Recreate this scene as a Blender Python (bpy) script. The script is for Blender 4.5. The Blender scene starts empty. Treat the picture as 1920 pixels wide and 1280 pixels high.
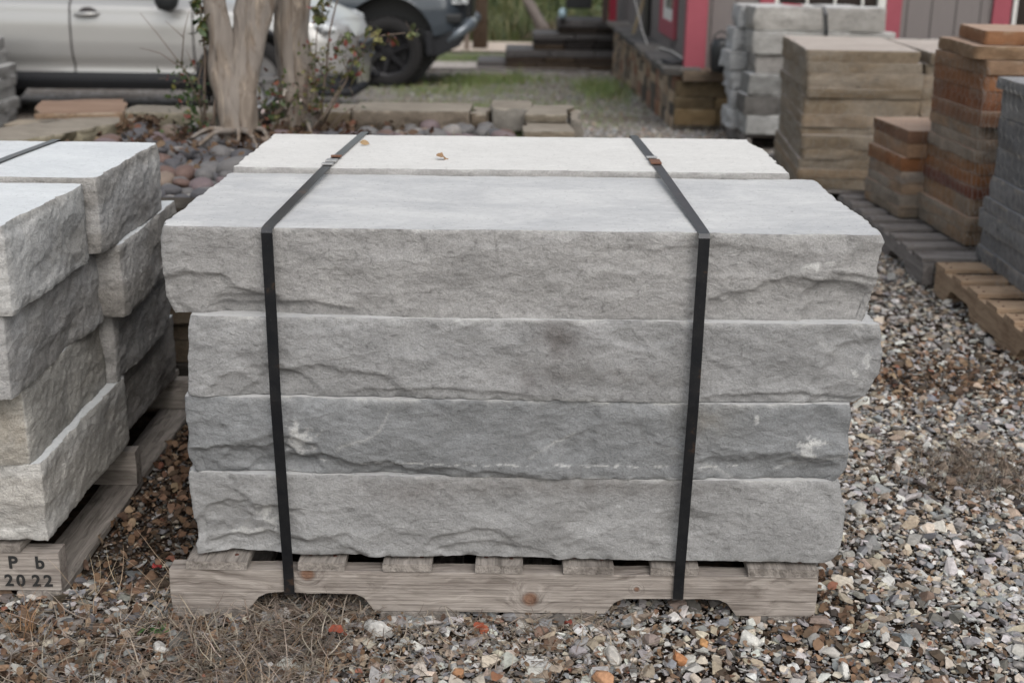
import bpy, bmesh, math, random
import numpy as np
from mathutils import Matrix, Vector, Euler
R = math.radians
random.seed(7); rs = np.random.RandomState(7)
scene = bpy.context.scene
COL = scene.collection
# ------------------------------------------------------------------ camera
cam_d = bpy.data.cameras.new('camera'); cam = bpy.data.objects.new('camera', cam_d); COL.objects.link(cam)
pit, yaw, rol = 0.3054, -0.0028, 0.0122
fw = Vector((math.sin(yaw)*math.cos(pit), math.cos(yaw)*math.cos(pit), -math.sin(pit)))
r0 = Vector((math.cos(yaw), -math.sin(yaw), 0)); u0 = r0.cross(fw)
cr = math.cos(rol)*r0 + math.sin(rol)*u0; cu = -math.sin(rol)*r0 + math.cos(rol)*u0
m = Matrix.Identity(4)
for i in range(3): m[i][0] = cr[i]; m[i][1] = cu[i]; m[i][2] = -fw[i]
m[0][3], m[1][3], m[2][3] = 0.0354, -2.1008, 1.2205
cam.matrix_world = m
cam_d.sensor_width = 36; cam_d.lens = 2336.46*36/1920; cam_d.clip_end = 500; cam_d.clip_start = .05
cam_d.dof.use_dof = True; cam_d.dof.focus_distance = 2.3; cam_d.dof.aperture_fstop = 4.2
scene.camera = cam
# ------------------------------------------------------------------ sky, sun, exposure
w = bpy.data.worlds.new('World'); scene.world = w; w.use_nodes = True
nt = w.node_tree; bg = nt.nodes['Background']
sky = nt.nodes.new('ShaderNodeTexSky'); sky.sky_type = 'NISHITA'; sky.sun_disc = False
SUN_EL, SUN_AZ = R(46), R(160)
sky.sun_elevation = SUN_EL; sky.sun_rotation = SUN_AZ; sky.air_density = 1.6; sky.dust_density = 4; sky.ozone_density = 1
hs = nt.nodes.new('ShaderNodeHueSaturation'); hs.inputs['Saturation'].default_value = .34
nt.links.new(sky.outputs[0], hs.inputs['Color']); nt.links.new(hs.outputs[0], bg.inputs[0]); bg.inputs[1].default_value = .15
sd = bpy.data.lights.new('sun', 'SUN'); sd.energy = .6; sd.angle = R(60); sd.color = (1, .975, .96)
sun = bpy.data.objects.new('sun', sd); COL.objects.link(sun)
sun.rotation_euler = Vector((math.sin(SUN_AZ)*math.cos(SUN_EL), math.cos(SUN_AZ)*math.cos(SUN_EL), math.sin(SUN_EL))).to_track_quat('Z', 'Y').to_euler()
scene.view_settings.view_transform = 'Standard'; scene.view_settings.look = 'None'
scene.view_settings.exposure = 0.33; scene.view_settings.gamma = 1
scene.cycles.max_bounces = 6; scene.cycles.diffuse_bounces = 3

# ------------------------------------------------------------------ helpers
def tag(o, label=None, cat=None, group=None, kind=None):
    if label: o['label'] = label
    if cat: o['category'] = cat
    if group: o['group'] = group
    if kind: o['kind'] = kind
    return o
def empty(name, loc=(0,0,0), rz=0, label=None, cat=None, group=None):
    o = bpy.data.objects.new(name, None); COL.objects.link(o); o.empty_display_size = .05
    o.location = loc; o.rotation_euler = (0,0,rz); return tag(o, label, cat, group)
def link(name, me, mat=None, parent=None, loc=(0,0,0), rot=(0,0,0)):
    if mat and not me.materials: me.materials.append(mat)
    o = bpy.data.objects.new(name, me); COL.objects.link(o); o.location = loc; o.rotation_euler = rot
    if parent: o.parent = parent
    return o
def np_mesh(name, V, F, smooth=False, cols=None, extra=None):
    """V (n,3); F list of arrays each (m,k) ; cols (n,3)"""
    V = np.asarray(V, np.float32)
    me = bpy.data.meshes.new(name)
    if not isinstance(F, (list, tuple)): F = [F]
    F = [np.asarray(f, np.int32) for f in F if len(f)]
    nl = sum(f.size for f in F); npol = sum(len(f) for f in F)
    me.vertices.add(len(V)); me.loops.add(nl); me.polygons.add(npol)
    me.vertices.foreach_set('co', V.ravel())
    me.loops.foreach_set('vertex_index', np.concatenate([f.ravel() for f in F]))
    tot = np.concatenate([np.full(len(f), f.shape[1]) for f in F]).astype(np.int32)
    st = np.concatenate([[0], np.cumsum(tot)[:-1]]).astype(np.int32)
    me.polygons.foreach_set('loop_start', st); me.polygons.foreach_set('loop_total', tot)
    me.polygons.foreach_set('use_smooth', np.full(npol, bool(smooth)))
    me.update(calc_edges=True)
    if cols is not None:
        a = me.attributes.new('Col', 'FLOAT_COLOR', 'POINT')
        c = np.ones((len(V), 4), np.float32); c[:, :3] = cols; a.data.foreach_set('color', c.ravel())
    if extra is not None:
        for k, v in extra.items():
            a = me.attributes.new(k, 'FLOAT', 'POINT'); a.data.foreach_set('value', np.asarray(v, np.float32))
    return me
def _h(ix, iy, iz, s):
    n = (ix*374761393 + iy*668265263 + iz*2147483647 + s*1274126177) & 0xffffffff
    n = ((n ^ (n >> 13))*1274126177) & 0xffffffff
    n = ((n ^ (n >> 16))*2246822519) & 0xffffffff
    return ((n ^ (n >> 15)) & 0xffff)/65535.0
def vnoise(P, s=0):
    P = np.asarray(P, float); i = np.floor(P).astype(np.int64); f = P-i; f = f*f*f*(f*(f*6-15)+10)
    o = 0
    for dx in (0, 1):
        for dy in (0, 1):
            for dz in (0, 1):
                wt = (f[:, 0] if dx else 1-f[:, 0])*(f[:, 1] if dy else 1-f[:, 1])*(f[:, 2] if dz else 1-f[:, 2])
                o = o + wt*_h(i[:, 0]+dx, i[:, 1]+dy, i[:, 2]+dz, s)
    return o*2-1
def fbm(P, oct=4, s=0, gain=.5):
    P = np.asarray(P, float); o = 0; a = 1; t = 0
    for k in range(oct):
        o = o + a*vnoise(P*(2.03**k)+k*17.3, s+k); t += a; a *= gain
    return o/t
def sstep(a, b, x):
    t = np.clip((x-a)/(b-a), 0, 1); return t*t*(3-2*t)
class MB:
    def __init__(s): s.v = []; s.f = []
    def add(s, V, F):
        n = len(s.v); s.v += [tuple(p) for p in V]; s.f += [tuple(i+n for i in f) for f in F]; return s
    def box(s, x0, x1, y0, y1, z0, z1, M=None):
        V = [Vector(p) for p in ((x0,y0,z0),(x1,y0,z0),(x1,y1,z0),(x0,y1,z0),(x0,y0,z1),(x1,y0,z1),(x1,y1,z1),(x0,y1,z1))]
        if M is not None: V = [M @ p for p in V]
        return s.add(V, [(0,3,2,1),(4,5,6,7),(0,1,5,4),(1,2,6,5),(2,3,7,6),(3,0,4,7)])
    def tube(s, pts, r, n=8, cap=True):
        pts = [Vector(p) for p in pts]; rr = r if isinstance(r, (list, tuple)) else [r]*len(pts)
        rings = []; up = Vector((.13, .37, 1)).normalized()
        for i, p in enumerate(pts):
            d = (pts[min(i+1, len(pts)-1)]-pts[max(i-1, 0)]).normalized()
            a = d.cross(up)
            if a.length < .05: a = d.cross(Vector((1, 0, 0)))
            a.normalize(); b = d.cross(a)
            rings.append([p+(a*math.cos(t)+b*math.sin(t))*rr[i] for t in [2*math.pi*k/n for k in range(n)]])
        V = [q for r_ in rings for q in r_]; F = []
        for i in range(len(pts)-1):
            for k in range(n):
                F.append((i*n+k, i*n+(k+1) % n, (i+1)*n+(k+1) % n, (i+1)*n+k))
        if cap: F.append(tuple(range(n-1, -1, -1))); F.append(tuple((len(pts)-1)*n+k for k in range(n)))
        return s.add(V, F)
    def lathe(s, prof, n=24, M=None):
        """prof list of (r, z) about z"""
        V = []; F = []
        for (r, z) in prof:
            for k in range(n):
                t = 2*math.pi*k/n; p = Vector((r*math.cos(t), r*math.sin(t), z)); V.append(M @ p if M is not None else p)
        for i in range(len(prof)-1):
            for k in range(n): F.append((i*n+k, i*n+(k+1) % n, (i+1)*n+(k+1) % n, (i+1)*n+k))
        return s.add(V, F)
    def prism(s, poly, a, b, axis='y'):
        """poly in the other two axes, extruded from a to b"""
        f = {'y': lambda p, t: (p[0], t, p[1]), 'x': lambda p, t: (t, p[0], p[1]), 'z': lambda p, t: (p[0], p[1], t)}[axis]
        n = len(poly); V = [f(p, a) for p in poly]+[f(p, b) for p in poly]
        F = [tuple(range(n)), tuple(range(2*n-1, n-1, -1))]+[(i, i+n, (i+1) % n+n, (i+1) % n) for i in range(n)]
        return s.add(V, F)
    def build(s, name, mat, parent=None, loc=(0,0,0), rot=(0,0,0), bevel=0, smooth=False):
        me = bpy.data.meshes.new(name); me.from_pydata(s.v, [], s.f); me.update()
        bm = bmesh.new(); bm.from_mesh(me); bmesh.ops.recalc_face_normals(bm, faces=bm.faces)
        if bevel: bmesh.ops.bevel(bm, geom=list(bm.edges), offset=bevel, segments=2, affect='EDGES', profile=.6)
        bm.to_mesh(me); bm.free()
        if smooth: me.polygons.foreach_set('use_smooth', [True]*len(me.polygons))
        return link(name, me, mat, parent, loc, rot)

# ------------------------------------------------------------------ materials
def N(t, k, **kw):
    n = t.nodes.new(k)
    for a, b in kw.items():
        if a in n.inputs: n.inputs[a].default_value = b
        else: setattr(n, a, b)
    return n
def newmat(name, rough=.8, metal=0, spec=.3):
    m = bpy.data.materials.new(name); m.use_nodes = True; t = m.node_tree; b = t.nodes['Principled BSDF']
    b.inputs['Roughness'].default_value = rough; b.inputs['Metallic'].default_value = metal
    b.inputs['Specular IOR Level'].default_value = spec
    return m, t, b
def ramp(t, stops, interp='LINEAR'):
    n = t.nodes.new('ShaderNodeValToRGB'); e = n.color_ramp; e.interpolation = interp
    while len(e.elements) > 1: e.elements.remove(e.elements[-1])
    for i, (p, c) in enumerate(stops):
        el = e.elements[0] if i == 0 else e.elements.new(p)
        el.position = p; el.color = (*c, 1) if len(c) == 3 else c
    return n
def noise(t, vec, scale, detail=4, rough=.55, dist=0):
    n = t.nodes.new('ShaderNodeTexNoise'); n.inputs['Scale'].default_value = scale; n.inputs['Detail'].default_value = detail
    n.inputs['Roughness'].default_value = rough; n.inputs['Distortion'].default_value = dist
    if vec is not None: t.links.new(vec, n.inputs['Vector'])
    return n.outputs['Fac']
def mapping(t, vec, sc=(1,1,1), rot=(0,0,0)):
    n = t.nodes.new('ShaderNodeMapping'); n.inputs['Scale'].default_value = sc; n.inputs['Rotation'].default_value = rot
    t.links.new(vec, n.inputs['Vector']); return n.outputs[0]
def coord(t, which='Object', rnd=True):
    c = t.nodes.new('ShaderNodeTexCoord').outputs[which]
    if not rnd: return c
    oi = t.nodes.new('ShaderNodeObjectInfo'); a = t.nodes.new('ShaderNodeVectorMath'); a.operation = 'MULTIPLY_ADD'
    cc = t.nodes.new('ShaderNodeCombineXYZ')
    for k in range(3): t.links.new(oi.outputs['Random'], cc.inputs[k])
    t.links.new(cc.outputs[0], a.inputs[0]); a.inputs[1].default_value = (37, 53, 19); t.links.new(c, a.inputs[2]); return a.outputs[0]
def mixc(t, fac, a, b, mode='MIX'):
    n = t.nodes.new('ShaderNodeMix'); n.data_type = 'RGBA'; n.blend_type = mode
    for i, v in ((0, fac), (6, a), (7, b)):
        if hasattr(v, 'links'): t.links.new(v, n.inputs[i])
        elif i == 0: n.inputs[0].default_value = v
        else: n.inputs[i].default_value = (*v, 1)
    return n.outputs[2]
def mrange(t, v, a, b, c=0, d=1):
    n = t.nodes.new('ShaderNodeMapRange'); t.links.new(v, n.inputs[0])
    for i, x in enumerate((a, b, c, d)): n.inputs[i+1].default_value = x
    return n.outputs[0]
def attr(t, name, out='Color'):
    n = t.nodes.new('ShaderNodeAttribute'); n.attribute_name = name; return n.outputs[out]
def bump(t, b, h, dist, strength=1, prev=None):
    n = t.nodes.new('ShaderNodeBump'); n.inputs['Strength'].default_value = strength; n.inputs['Distance'].default_value = dist
    t.links.new(h, n.inputs['Height'])
    if prev is not None: t.links.new(prev, n.inputs['Normal'])
    t.links.new(n.outputs[0], b.inputs['Normal']); return n.outputs[0]
def plain(name, c, rough=.6, metal=0, spec=.4, var=.12, scale=20, bmp=0):
    m, t, b = newmat(name, rough, metal, spec); v = coord(t)
    f = noise(t, v, scale, 4)
    k = mixc(t, f, tuple(x*(1-var) for x in c), tuple(min(1, x*(1+var)) for x in c))
    t.links.new(k, b.inputs['Base Color'])
    if bmp: bump(t, b, f, bmp)
    return m
def stone_mat(name, top=None, grain=1., speck=.17):
    """rock-faced stone: per-vertex colour, fine mottling and tooth; 'top' = (dark, light) colours of the sawn bed face"""
    m, t, b = newmat(name, .88, 0, .22)
    v = coord(t); col = attr(t, 'Col')
    vs = mapping(t, v, (1, 1, 1.7), (0, R(28), 0))
    f1 = noise(t, vs, 38, 6, .68, .8); f2 = noise(t, v, 260, 3, .7); f3 = noise(t, vs, 9, 4, .6, 1.0)
    m1 = mrange(t, f1, .25, .75, 1-.17*grain, 1+.16*grain); m2 = mrange(t, f2, .3, .7, 1-speck, 1+speck); m3 = mrange(t, f3, .3, .7, .85, 1.13)
    mu = t.nodes.new('ShaderNodeMath'); mu.operation = 'MULTIPLY'; t.links.new(m1, mu.inputs[0]); t.links.new(m2, mu.inputs[1])
    mv = t.nodes.new('ShaderNodeMath'); mv.operation = 'MULTIPLY'; t.links.new(mu.outputs[0], mv.inputs[0]); t.links.new(m3, mv.inputs[1])
    sc = t.nodes.new('ShaderNodeVectorMath'); sc.operation = 'SCALE'; t.links.new(col, sc.inputs[0]); t.links.new(mv.outputs[0], sc.inputs['Scale'])
    side = sc.outputs[0]
    # hairline cracks and dark pits
    vo = t.nodes.new('ShaderNodeTexVoronoi'); vo.feature = 'DISTANCE_TO_EDGE'; vo.inputs['Scale'].default_value = 5
    wv = t.nodes.new('ShaderNodeVectorMath'); wv.operation = 'MULTIPLY_ADD'; nz = N(t, 'ShaderNodeTexNoise', Scale=14.0, Detail=6.0); t.links.new(v, nz.inputs[0])
    t.links.new(nz.outputs['Color'], wv.inputs[0]); wv.inputs[1].default_value = (.35, .35, .35); t.links.new(v, wv.inputs[2]); t.links.new(wv.outputs[0], vo.inputs['Vector'])
    ck = mrange(t, vo.outputs['Distance'], 0, .006, 1, 0); cm = mrange(t, noise(t, v, 4.5, 2), .55, .62, 0, .38)
    mm = t.nodes.new('ShaderNodeMath'); mm.operation = 'MULTIPLY'; t.links.new(ck, mm.inputs[0]); t.links.new(cm, mm.inputs[1])
    side = mixc(t, mm.outputs[0], side, (.05, .048, .045))
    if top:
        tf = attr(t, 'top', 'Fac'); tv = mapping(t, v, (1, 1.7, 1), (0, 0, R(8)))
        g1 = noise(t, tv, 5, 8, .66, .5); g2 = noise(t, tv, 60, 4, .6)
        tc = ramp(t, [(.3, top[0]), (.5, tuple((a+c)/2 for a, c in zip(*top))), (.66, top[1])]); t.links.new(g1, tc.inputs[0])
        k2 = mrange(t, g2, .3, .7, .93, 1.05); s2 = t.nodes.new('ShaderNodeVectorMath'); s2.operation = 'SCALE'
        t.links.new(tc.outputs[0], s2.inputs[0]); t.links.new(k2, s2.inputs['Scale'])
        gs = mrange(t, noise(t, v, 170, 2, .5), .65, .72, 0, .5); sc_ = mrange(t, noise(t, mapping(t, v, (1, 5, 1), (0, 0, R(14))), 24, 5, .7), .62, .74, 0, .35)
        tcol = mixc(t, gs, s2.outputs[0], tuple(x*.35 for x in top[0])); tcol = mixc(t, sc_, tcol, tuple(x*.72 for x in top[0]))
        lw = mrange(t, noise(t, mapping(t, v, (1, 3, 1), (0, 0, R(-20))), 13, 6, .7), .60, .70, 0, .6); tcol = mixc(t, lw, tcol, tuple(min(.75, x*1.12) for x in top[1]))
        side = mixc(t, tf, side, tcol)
    t.links.new(side, b.inputs['Base Color'])
    mb = t.nodes.new('ShaderNodeMath'); mb.operation = 'MULTIPLY_ADD'; t.links.new(f2, mb.inputs[0]); mb.inputs[1].default_value = .45; t.links.new(f1, mb.inputs[2])
    # small angular spalls
    w2 = t.nodes.new('ShaderNodeVectorMath'); w2.operation = 'MULTIPLY_ADD'; n2 = N(t, 'ShaderNodeTexNoise', Scale=22.0, Detail=5.0); t.links.new(v, n2.inputs[0])
    t.links.new(n2.outputs['Color'], w2.inputs[0]); w2.inputs[1].default_value = (.10, .10, .10); t.links.new(vs, w2.inputs[2])
    v2 = t.nodes.new('ShaderNodeTexVoronoi'); v2.inputs['Scale'].default_value = 15; t.links.new(w2.outputs[0], v2.inputs['Vector'])
    dot = t.nodes.new('ShaderNodeVectorMath'); dot.operation = 'DOT_PRODUCT'; sb = t.nodes.new('ShaderNodeVectorMath'); sb.operation = 'SUBTRACT'
    t.links.new(w2.outputs[0], sb.inputs[0]); t.links.new(v2.outputs['Position'], sb.inputs[1]); t.links.new(sb.outputs[0], dot.inputs[0])
    cs = t.nodes.new('ShaderNodeVectorMath'); cs.operation = 'SUBTRACT'; t.links.new(v2.outputs['Color'], cs.inputs[0]); cs.inputs[1].default_value = (.5, .5, .5); t.links.new(cs.outputs[0], dot.inputs[1])
    fm = t.nodes.new('ShaderNodeMath'); fm.operation = 'MULTIPLY_ADD'; t.links.new(dot.outputs['Value'], fm.inputs[0]); fm.inputs[1].default_value = 9; t.links.new(mb.outputs[0], fm.inputs[2])
    hh = fm.outputs[0]
    if top:
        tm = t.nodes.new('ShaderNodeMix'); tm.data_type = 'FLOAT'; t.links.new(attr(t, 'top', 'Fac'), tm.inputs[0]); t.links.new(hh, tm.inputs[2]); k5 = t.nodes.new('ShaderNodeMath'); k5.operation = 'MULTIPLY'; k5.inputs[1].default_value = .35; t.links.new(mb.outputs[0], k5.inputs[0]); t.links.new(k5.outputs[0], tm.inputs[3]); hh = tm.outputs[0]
    bump(t, b, hh, .0042*grain, .8)
    return m
def wood_mat(name, dark, light, knots=(), rough=.85, grain=1.):
    m, t, b = newmat(name, rough, 0, .2); v = coord(t)
    vg = mapping(t, v, (.045, 1, 1)); vd = noise(t, mapping(t, v, (1.4, 3, 3)), 3.0, 3)
    raw = t.nodes.new('ShaderNodeTexCoord').outputs['Object']
    warp = None
    add = t.nodes.new('ShaderNodeVectorMath'); add.operation = 'MULTIPLY_ADD'
    cx = t.nodes.new('ShaderNodeCombineXYZ')
    for k in range(3): t.links.new(vd, cx.inputs[k])
    t.links.new(cx.outputs[0], add.inputs[0]); add.inputs[1].default_value = (0, .09, .09); t.links.new(vg, add.inputs[2])
    vec = add.outputs[0]; kf = None
    for (p, r) in knots:
        d = t.nodes.new('ShaderNodeVectorMath'); d.operation = 'DISTANCE'; t.links.new(raw, d.inputs[0]); d.inputs[1].default_value = p
        inf = mrange(t, d.outputs['Value'], 0, r*3.2, 1, 0)
        pw = t.nodes.new('ShaderNodeMath'); pw.operation = 'POWER'; t.links.new(inf, pw.inputs[0]); pw.inputs[1].default_value = 2.2
        c3 = t.nodes.new('ShaderNodeCombineXYZ')
        for k in range(3): t.links.new(pw.outputs[0], c3.inputs[k])
        a2 = t.nodes.new('ShaderNodeVectorMath'); a2.operation = 'MULTIPLY_ADD'; t.links.new(c3.outputs[0], a2.inputs[0]); a2.inputs[1].default_value = (0, .06, .06); t.links.new(vec, a2.inputs[2]); vec = a2.outputs[0]
        core = mrange(t, d.outputs['Value'], r*.55, r, 1, 0)
        if kf is None: kf = core
        else:
            mx = t.nodes.new('ShaderNodeMath'); mx.operation = 'MAXIMUM'; t.links.new(kf, mx.inputs[0]); t.links.new(core, mx.inputs[1]); kf = mx.outputs[0]
    g1 = noise(t, vec, 62, 6, .62, .3); g2 = noise(t, mapping(t, v, (.25, 1, 1)), 24, 4); g3 = noise(t, mapping(t, v, (.02, 1, 1)), 210, 3)
    cr = ramp(t, [(.3, dark), (.5, tuple((a*.4+c*.6) for a, c in zip(dark, light))), (.68, light)]); t.links.new(g1, cr.inputs[0])
    c = mixc(t, mrange(t, g2, .4, .7, 0, .4), cr.outputs[0], tuple(x*.8 for x in light))
    c = mixc(t, mrange(t, g3, .56, .74, 0, .5), c, tuple(x*.45 for x in dark))
    st = mrange(t, noise(t, mapping(t, v, (.5, 1, 1.6)), 7, 4, .7), .52, .68, 0, .6)
    c = mixc(t, st, c, (dark[0]*.75, dark[1]*.7, dark[2]*.68))
    if kf is not None:
        kc = ramp(t, [(.3, (.09, .05, .035)), (.7, (.22, .13, .09))]); t.links.new(noise(t, raw, 70, 4), kc.inputs[0])
        c = mixc(t, kf, c, kc.outputs[0])
    t.links.new(c, b.inputs['Base Color'])
    ad = t.nodes.new('ShaderNodeMath'); ad.operation = 'ADD'; t.links.new(g1, ad.inputs[0]); t.links.new(g3, ad.inputs[1])
    bump(t, b, ad.outputs[0], .0035*grain, .8); return m
def vcol_mat(name, rough=.85, spec=.2, scale=120, var=.18, bmp=.0015):
    m, t, b = newmat(name, rough, 0, spec); v = coord(t, rnd=False)
    f = noise(t, v, scale, 3, .6); k = mrange(t, f, .3, .7, 1-var, 1+var)
    s = t.nodes.new('ShaderNodeVectorMath'); s.operation = 'SCALE'; t.links.new(attr(t, 'Col'), s.inputs[0]); t.links.new(k, s.inputs['Scale'])
    t.links.new(s.outputs[0], b.inputs['Base Color'])
    if bmp: bump(t, b, f, bmp)
    return m
# ------------------------------------------------------------------ cut stone
def slab_mesh(L, W, H, seed, step=.01, amp=.006, col=(.3,.3,.3), col2=None, nb=8, bowls=(), xl=(), xr=(), bruise=(), stain=(), veins=(), facets=None, edge=.5, fine=1.3, edgecol=(.46,.46,.45), chip=.004, bat=0., topz=.0006, var=.15, cpow=3.):
    rng = np.random.RandomState(seed)
    cr_ = .006
    def side(n, a, b): return np.linspace(a, b, n, endpoint=False)
    nx = max(4, int(L/step)); ny = max(4, int(W/step))
    X = np.concatenate([side(nx, -L/2, L/2), np.full(ny, L/2), side(nx, L/2, -L/2), np.full(ny, -L/2)])
    Y = np.concatenate([np.full(nx, -W/2), side(ny, -W/2, W/2), np.full(nx, W/2), side(ny, W/2, -W/2)])
    sd_ = np.concatenate([np.zeros(nx, int), np.ones(ny, int), np.full(nx, 2), np.full(ny, 3)])
    nv = np.array([(0,-1),(1,0),(0,1),(-1,0)], float)[sd_]
    # corner rounding: blend normals close to the corners
    n0 = len(X)
    dcx = L/2-np.abs(X); dcy = W/2-np.abs(Y)
    wx = np.clip(1-dcx/.02, 0, 1); wy = np.clip(1-dcy/.02, 0, 1)
    nn = np.stack([np.sign(X)*wx, np.sign(Y)*wy], 1); nn /= np.maximum(np.linalg.norm(nn, axis=1, keepdims=True), 1e-6)
    both = (wx > 0) & (wy > 0); rr = cr_*np.maximum(0, wx+wy-1)
    X = X-np.sign(X)*rr*.4*both; Y = Y-np.sign(Y)*rr*.4*both
    nz = max(3, int(H/step)); zz = np.linspace(0, H, nz+1)
    Z = np.repeat(zz, n0); XX = np.tile(X, nz+1); YY = np.tile(Y, nz+1); SD = np.tile(sd_, nz+1); NN = np.tile(nn, (nz+1, 1))
    U = np.where(SD % 2 == 0, XX, YY); P = np.stack([XX, YY, Z], 1); So = seed*13.7
    o = amp*1.2*fbm(P*np.array([5, 5, 9])+So, 3, seed)
    # stepped, slightly ridged fracture grain
    q = P*np.array([16, 16, 24])+So; q[:, 2] += 2.2*q[:, 0]*.12
    o += amp*.16*(1-2*np.abs(fbm(q, 3, seed+5)))
    o += fine*.0011*fbm(P*np.array([70, 70, 120])+So, 3, seed+9)
    if facets:
        nf, dep, cv_ = facets; nF = int(nf*2*(L+W)*H); wv3 = np.stack([fbm(P*18+So, 3, seed+k) for k in (101, 102, 103)], 1)
        Pw = (P+wv3*.022)*np.array([1, 1, 1.5]); ks = rng.randint(0, n0, nF); sz3 = np.stack([X[ks], Y[ks], rng.uniform(-.02, H+.02, nF)], 1)*np.array([1, 1, 1.5]); hk = rng.uniform(0, dep, nF)
        best = np.full(len(P), 1e9)
        for k in range(nF):
            sl = np.abs(Pw[:, 0]-sz3[k, 0])+np.abs(Pw[:, 1]-sz3[k, 1]) < .30
            if sl.any(): d2 = ((Pw[sl]-sz3[k])**2).sum(1); best[sl] = np.minimum(best[sl], hk[k]+cv_*d2)
        o += np.minimum(best, dep*1.6)-dep*.6
    B = list(bowls)
    for _ in range(nb):
        s = rng.randint(0, 4); half = (L if s % 2 == 0 else W)/2
        B.append((s, rng.uniform(-half, half), rng.choice([0, 0, 0, H*.25, H]), rng.uniform(.04, .15), rng.uniform(.02, .06), rng.uniform(.4, 1)*amp*1.5))
    wn = fbm(P*np.array([14, 14, 22])+So+50, 4, seed+11)
    for (s, u0_, z0, ru, rz, dp) in B:
        d = np.sqrt(((U-u0_)/ru)**2+((Z-z0)/rz)**2)+.42*wn
        t = np.clip(1-d, 0, 1); c = dp*(1-(1-np.clip(t*2.2, 0, 1))**cpow)*(.75+.25*t)
        o = np.where(SD == s, o-c, o)
    te = Z/H
    o -= bat*te
    # ragged arrises
    en = np.clip(fbm(np.stack([XX*45, YY*45, Z*0+seed], 1), 4, seed+3), 0, 1)
    o -= chip*2.2*en*(np.exp(-((H-Z)/.006)**1)+np.exp(-(Z/.006)))
    o -= .0015*(np.exp(-((H-Z)/.003))+np.exp(-(Z/.004)))
    PX = XX+NN[:, 0]*o; PY = YY+NN[:, 1]*o
    if len(xl) or len(xr):
        fl = np.interp(Z, [p[1] for p in xl], [p[0] for p in xl]) if len(xl) else 0
        fr = np.interp(Z, [p[1] for p in xr], [p[0] for p in xr]) if len(xr) else 0
        u = np.clip((XX+L/2)/L, 0, 1)
        el = np.clip(1-u*L/.25, 0, 1); er = np.clip(1-(1-u)*L/.25, 0, 1)
        PX = PX+fl*el+fr*er
    PZ = Z.copy()
    bz = np.clip(fbm(np.stack([XX*12, YY*12, Z*0], 1)+So, 3, seed+21), -1, 1)
    # colours
    cc = np.array(col, float)[None, :]*np.ones((len(P), 1))
    if col2 is not None:
        k = sstep(-.18, .25, fbm(P*np.array([4, 4, 14])+So*2, 4, seed+31))[:, None]; cc = cc*(1-k)+np.array(col2)[None, :]*k
    cc *= (1+var*fbm(P*np.array([5, 5, 7])+So, 4, seed+41)+.5*var*fbm(P*np.array([24, 24, 30])+So, 4, seed+43))[:, None]
    cc *= (1-.30*sstep(.42, .75, fbm(P*np.array([130, 130, 160])+So, 2, seed+45)))[:, None]
    ae = edge*np.clip(.35+1.6*fbm(np.stack([XX*26, YY*26, Z*0], 1)+So, 3, seed+51), 0, 1)
    ew = (ae*np.clip(np.exp(-(H-Z)/.004)+.5*np.exp(-Z/.003), 0, 1))[:, None]; cc = cc*(1-ew)+np.array(edgecol)[None, :]*ew
    for (s, u0_, z0, ru, rz, a, c3) in stain:
        d = ((U-u0_)/ru)**2+((Z-z0)/rz)**2; g = np.clip(a*np.exp(-d)*(1+.9*fbm(P*40+So, 3, seed+61)), 0, 1)*(SD == s); cc = cc*(1-g[:, None])+np.array(c3)[None, :]*g[:, None]
    for (s, ua, za, ub, zb2, wv_, a, c3) in veins:
        wu = U+.010*fbm(P*22+So, 3, seed+91); wz = Z+.008*fbm(P*26+So, 3, seed+92); du, dz = ub-ua, zb2-za
        tt = np.clip(((wu-ua)*du+(wz-za)*dz)/(du*du+dz*dz), 0, 1); d = np.hypot(wu-ua-tt*du, wz-za-tt*dz)
        g = (np.clip(.5*a*np.exp(-(d/wv_)**2)*(1+.8*fbm(P*60, 2, seed+93)), 0, 1)*(SD == s))[:, None]; cc = cc*(1-g)+np.array(c3)[None, :]*g
    for (s, u0_, z0, ru, rz) in bruise:
        d = np.sqrt(((U-u0_)/ru)**2+((Z-z0)/rz)**2)*.8+1.5*fbm(P*np.array([110, 110, 110])+So, 4, seed+71)
        g = (sstep(1.0, .35, d)*(SD == s))[:, None]*.5; cc = cc*(1-g)+np.array((.56, .56, .55))[None, :]*g
    V = np.stack([PX, PY, PZ], 1)
    idx = np.arange(n0); nx_ = (idx+1) % n0; F = []
    for k in range(nz):
        F.append(np.stack([k*n0+idx, k*n0+nx_, (k+1)*n0+nx_, (k+1)*n0+idx], 1))
    F = [np.concatenate(F)]
    top = np.zeros(len(V)); Vs = [V]; Cs = [cc]; Ts = [top]; base = len(V)
    half = max(0, (L-W)/2) if L > W else max(0, (W-L)/2)
    for which in (nz, 0):
        ring = V[which*n0:(which+1)*n0]; rc = cc[which*n0:(which+1)*n0]
        core = ring.copy()
        if L > W: core[:, 0] = np.clip(core[:, 0], -half, half); core[:, 1] = 0
        else: core[:, 1] = np.clip(core[:, 1], -half, half); core[:, 0] = 0
        fs = (0, .012, .04, .1, .25, .5, .75, 1) if which else (0, 1)
        for f in fs:
            q = ring*(1-f)+core*f; q[:, 2] = ring[0, 2]
            if which and topz: q[:, 2] += topz*fbm(q*30+So, 3, seed+81)*(0 if f == 0 else 1)
            Vs.append(q); Cs.append(rc); Ts.append(np.full(n0, 1. if (which and f > 0) else (.75 if which else 0)))
        for j in range(len(fs)-1):
            a = base+j*n0+idx; b_ = base+j*n0+nx_
            F.append(np.stack([a, b_, b_+n0, a+n0], 1) if which else np.stack([b_, a, a+n0, b_+n0], 1))
        base += len(fs)*n0
    return np.concatenate(Vs), F, np.concatenate(Cs), np.concatenate(Ts)
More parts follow.
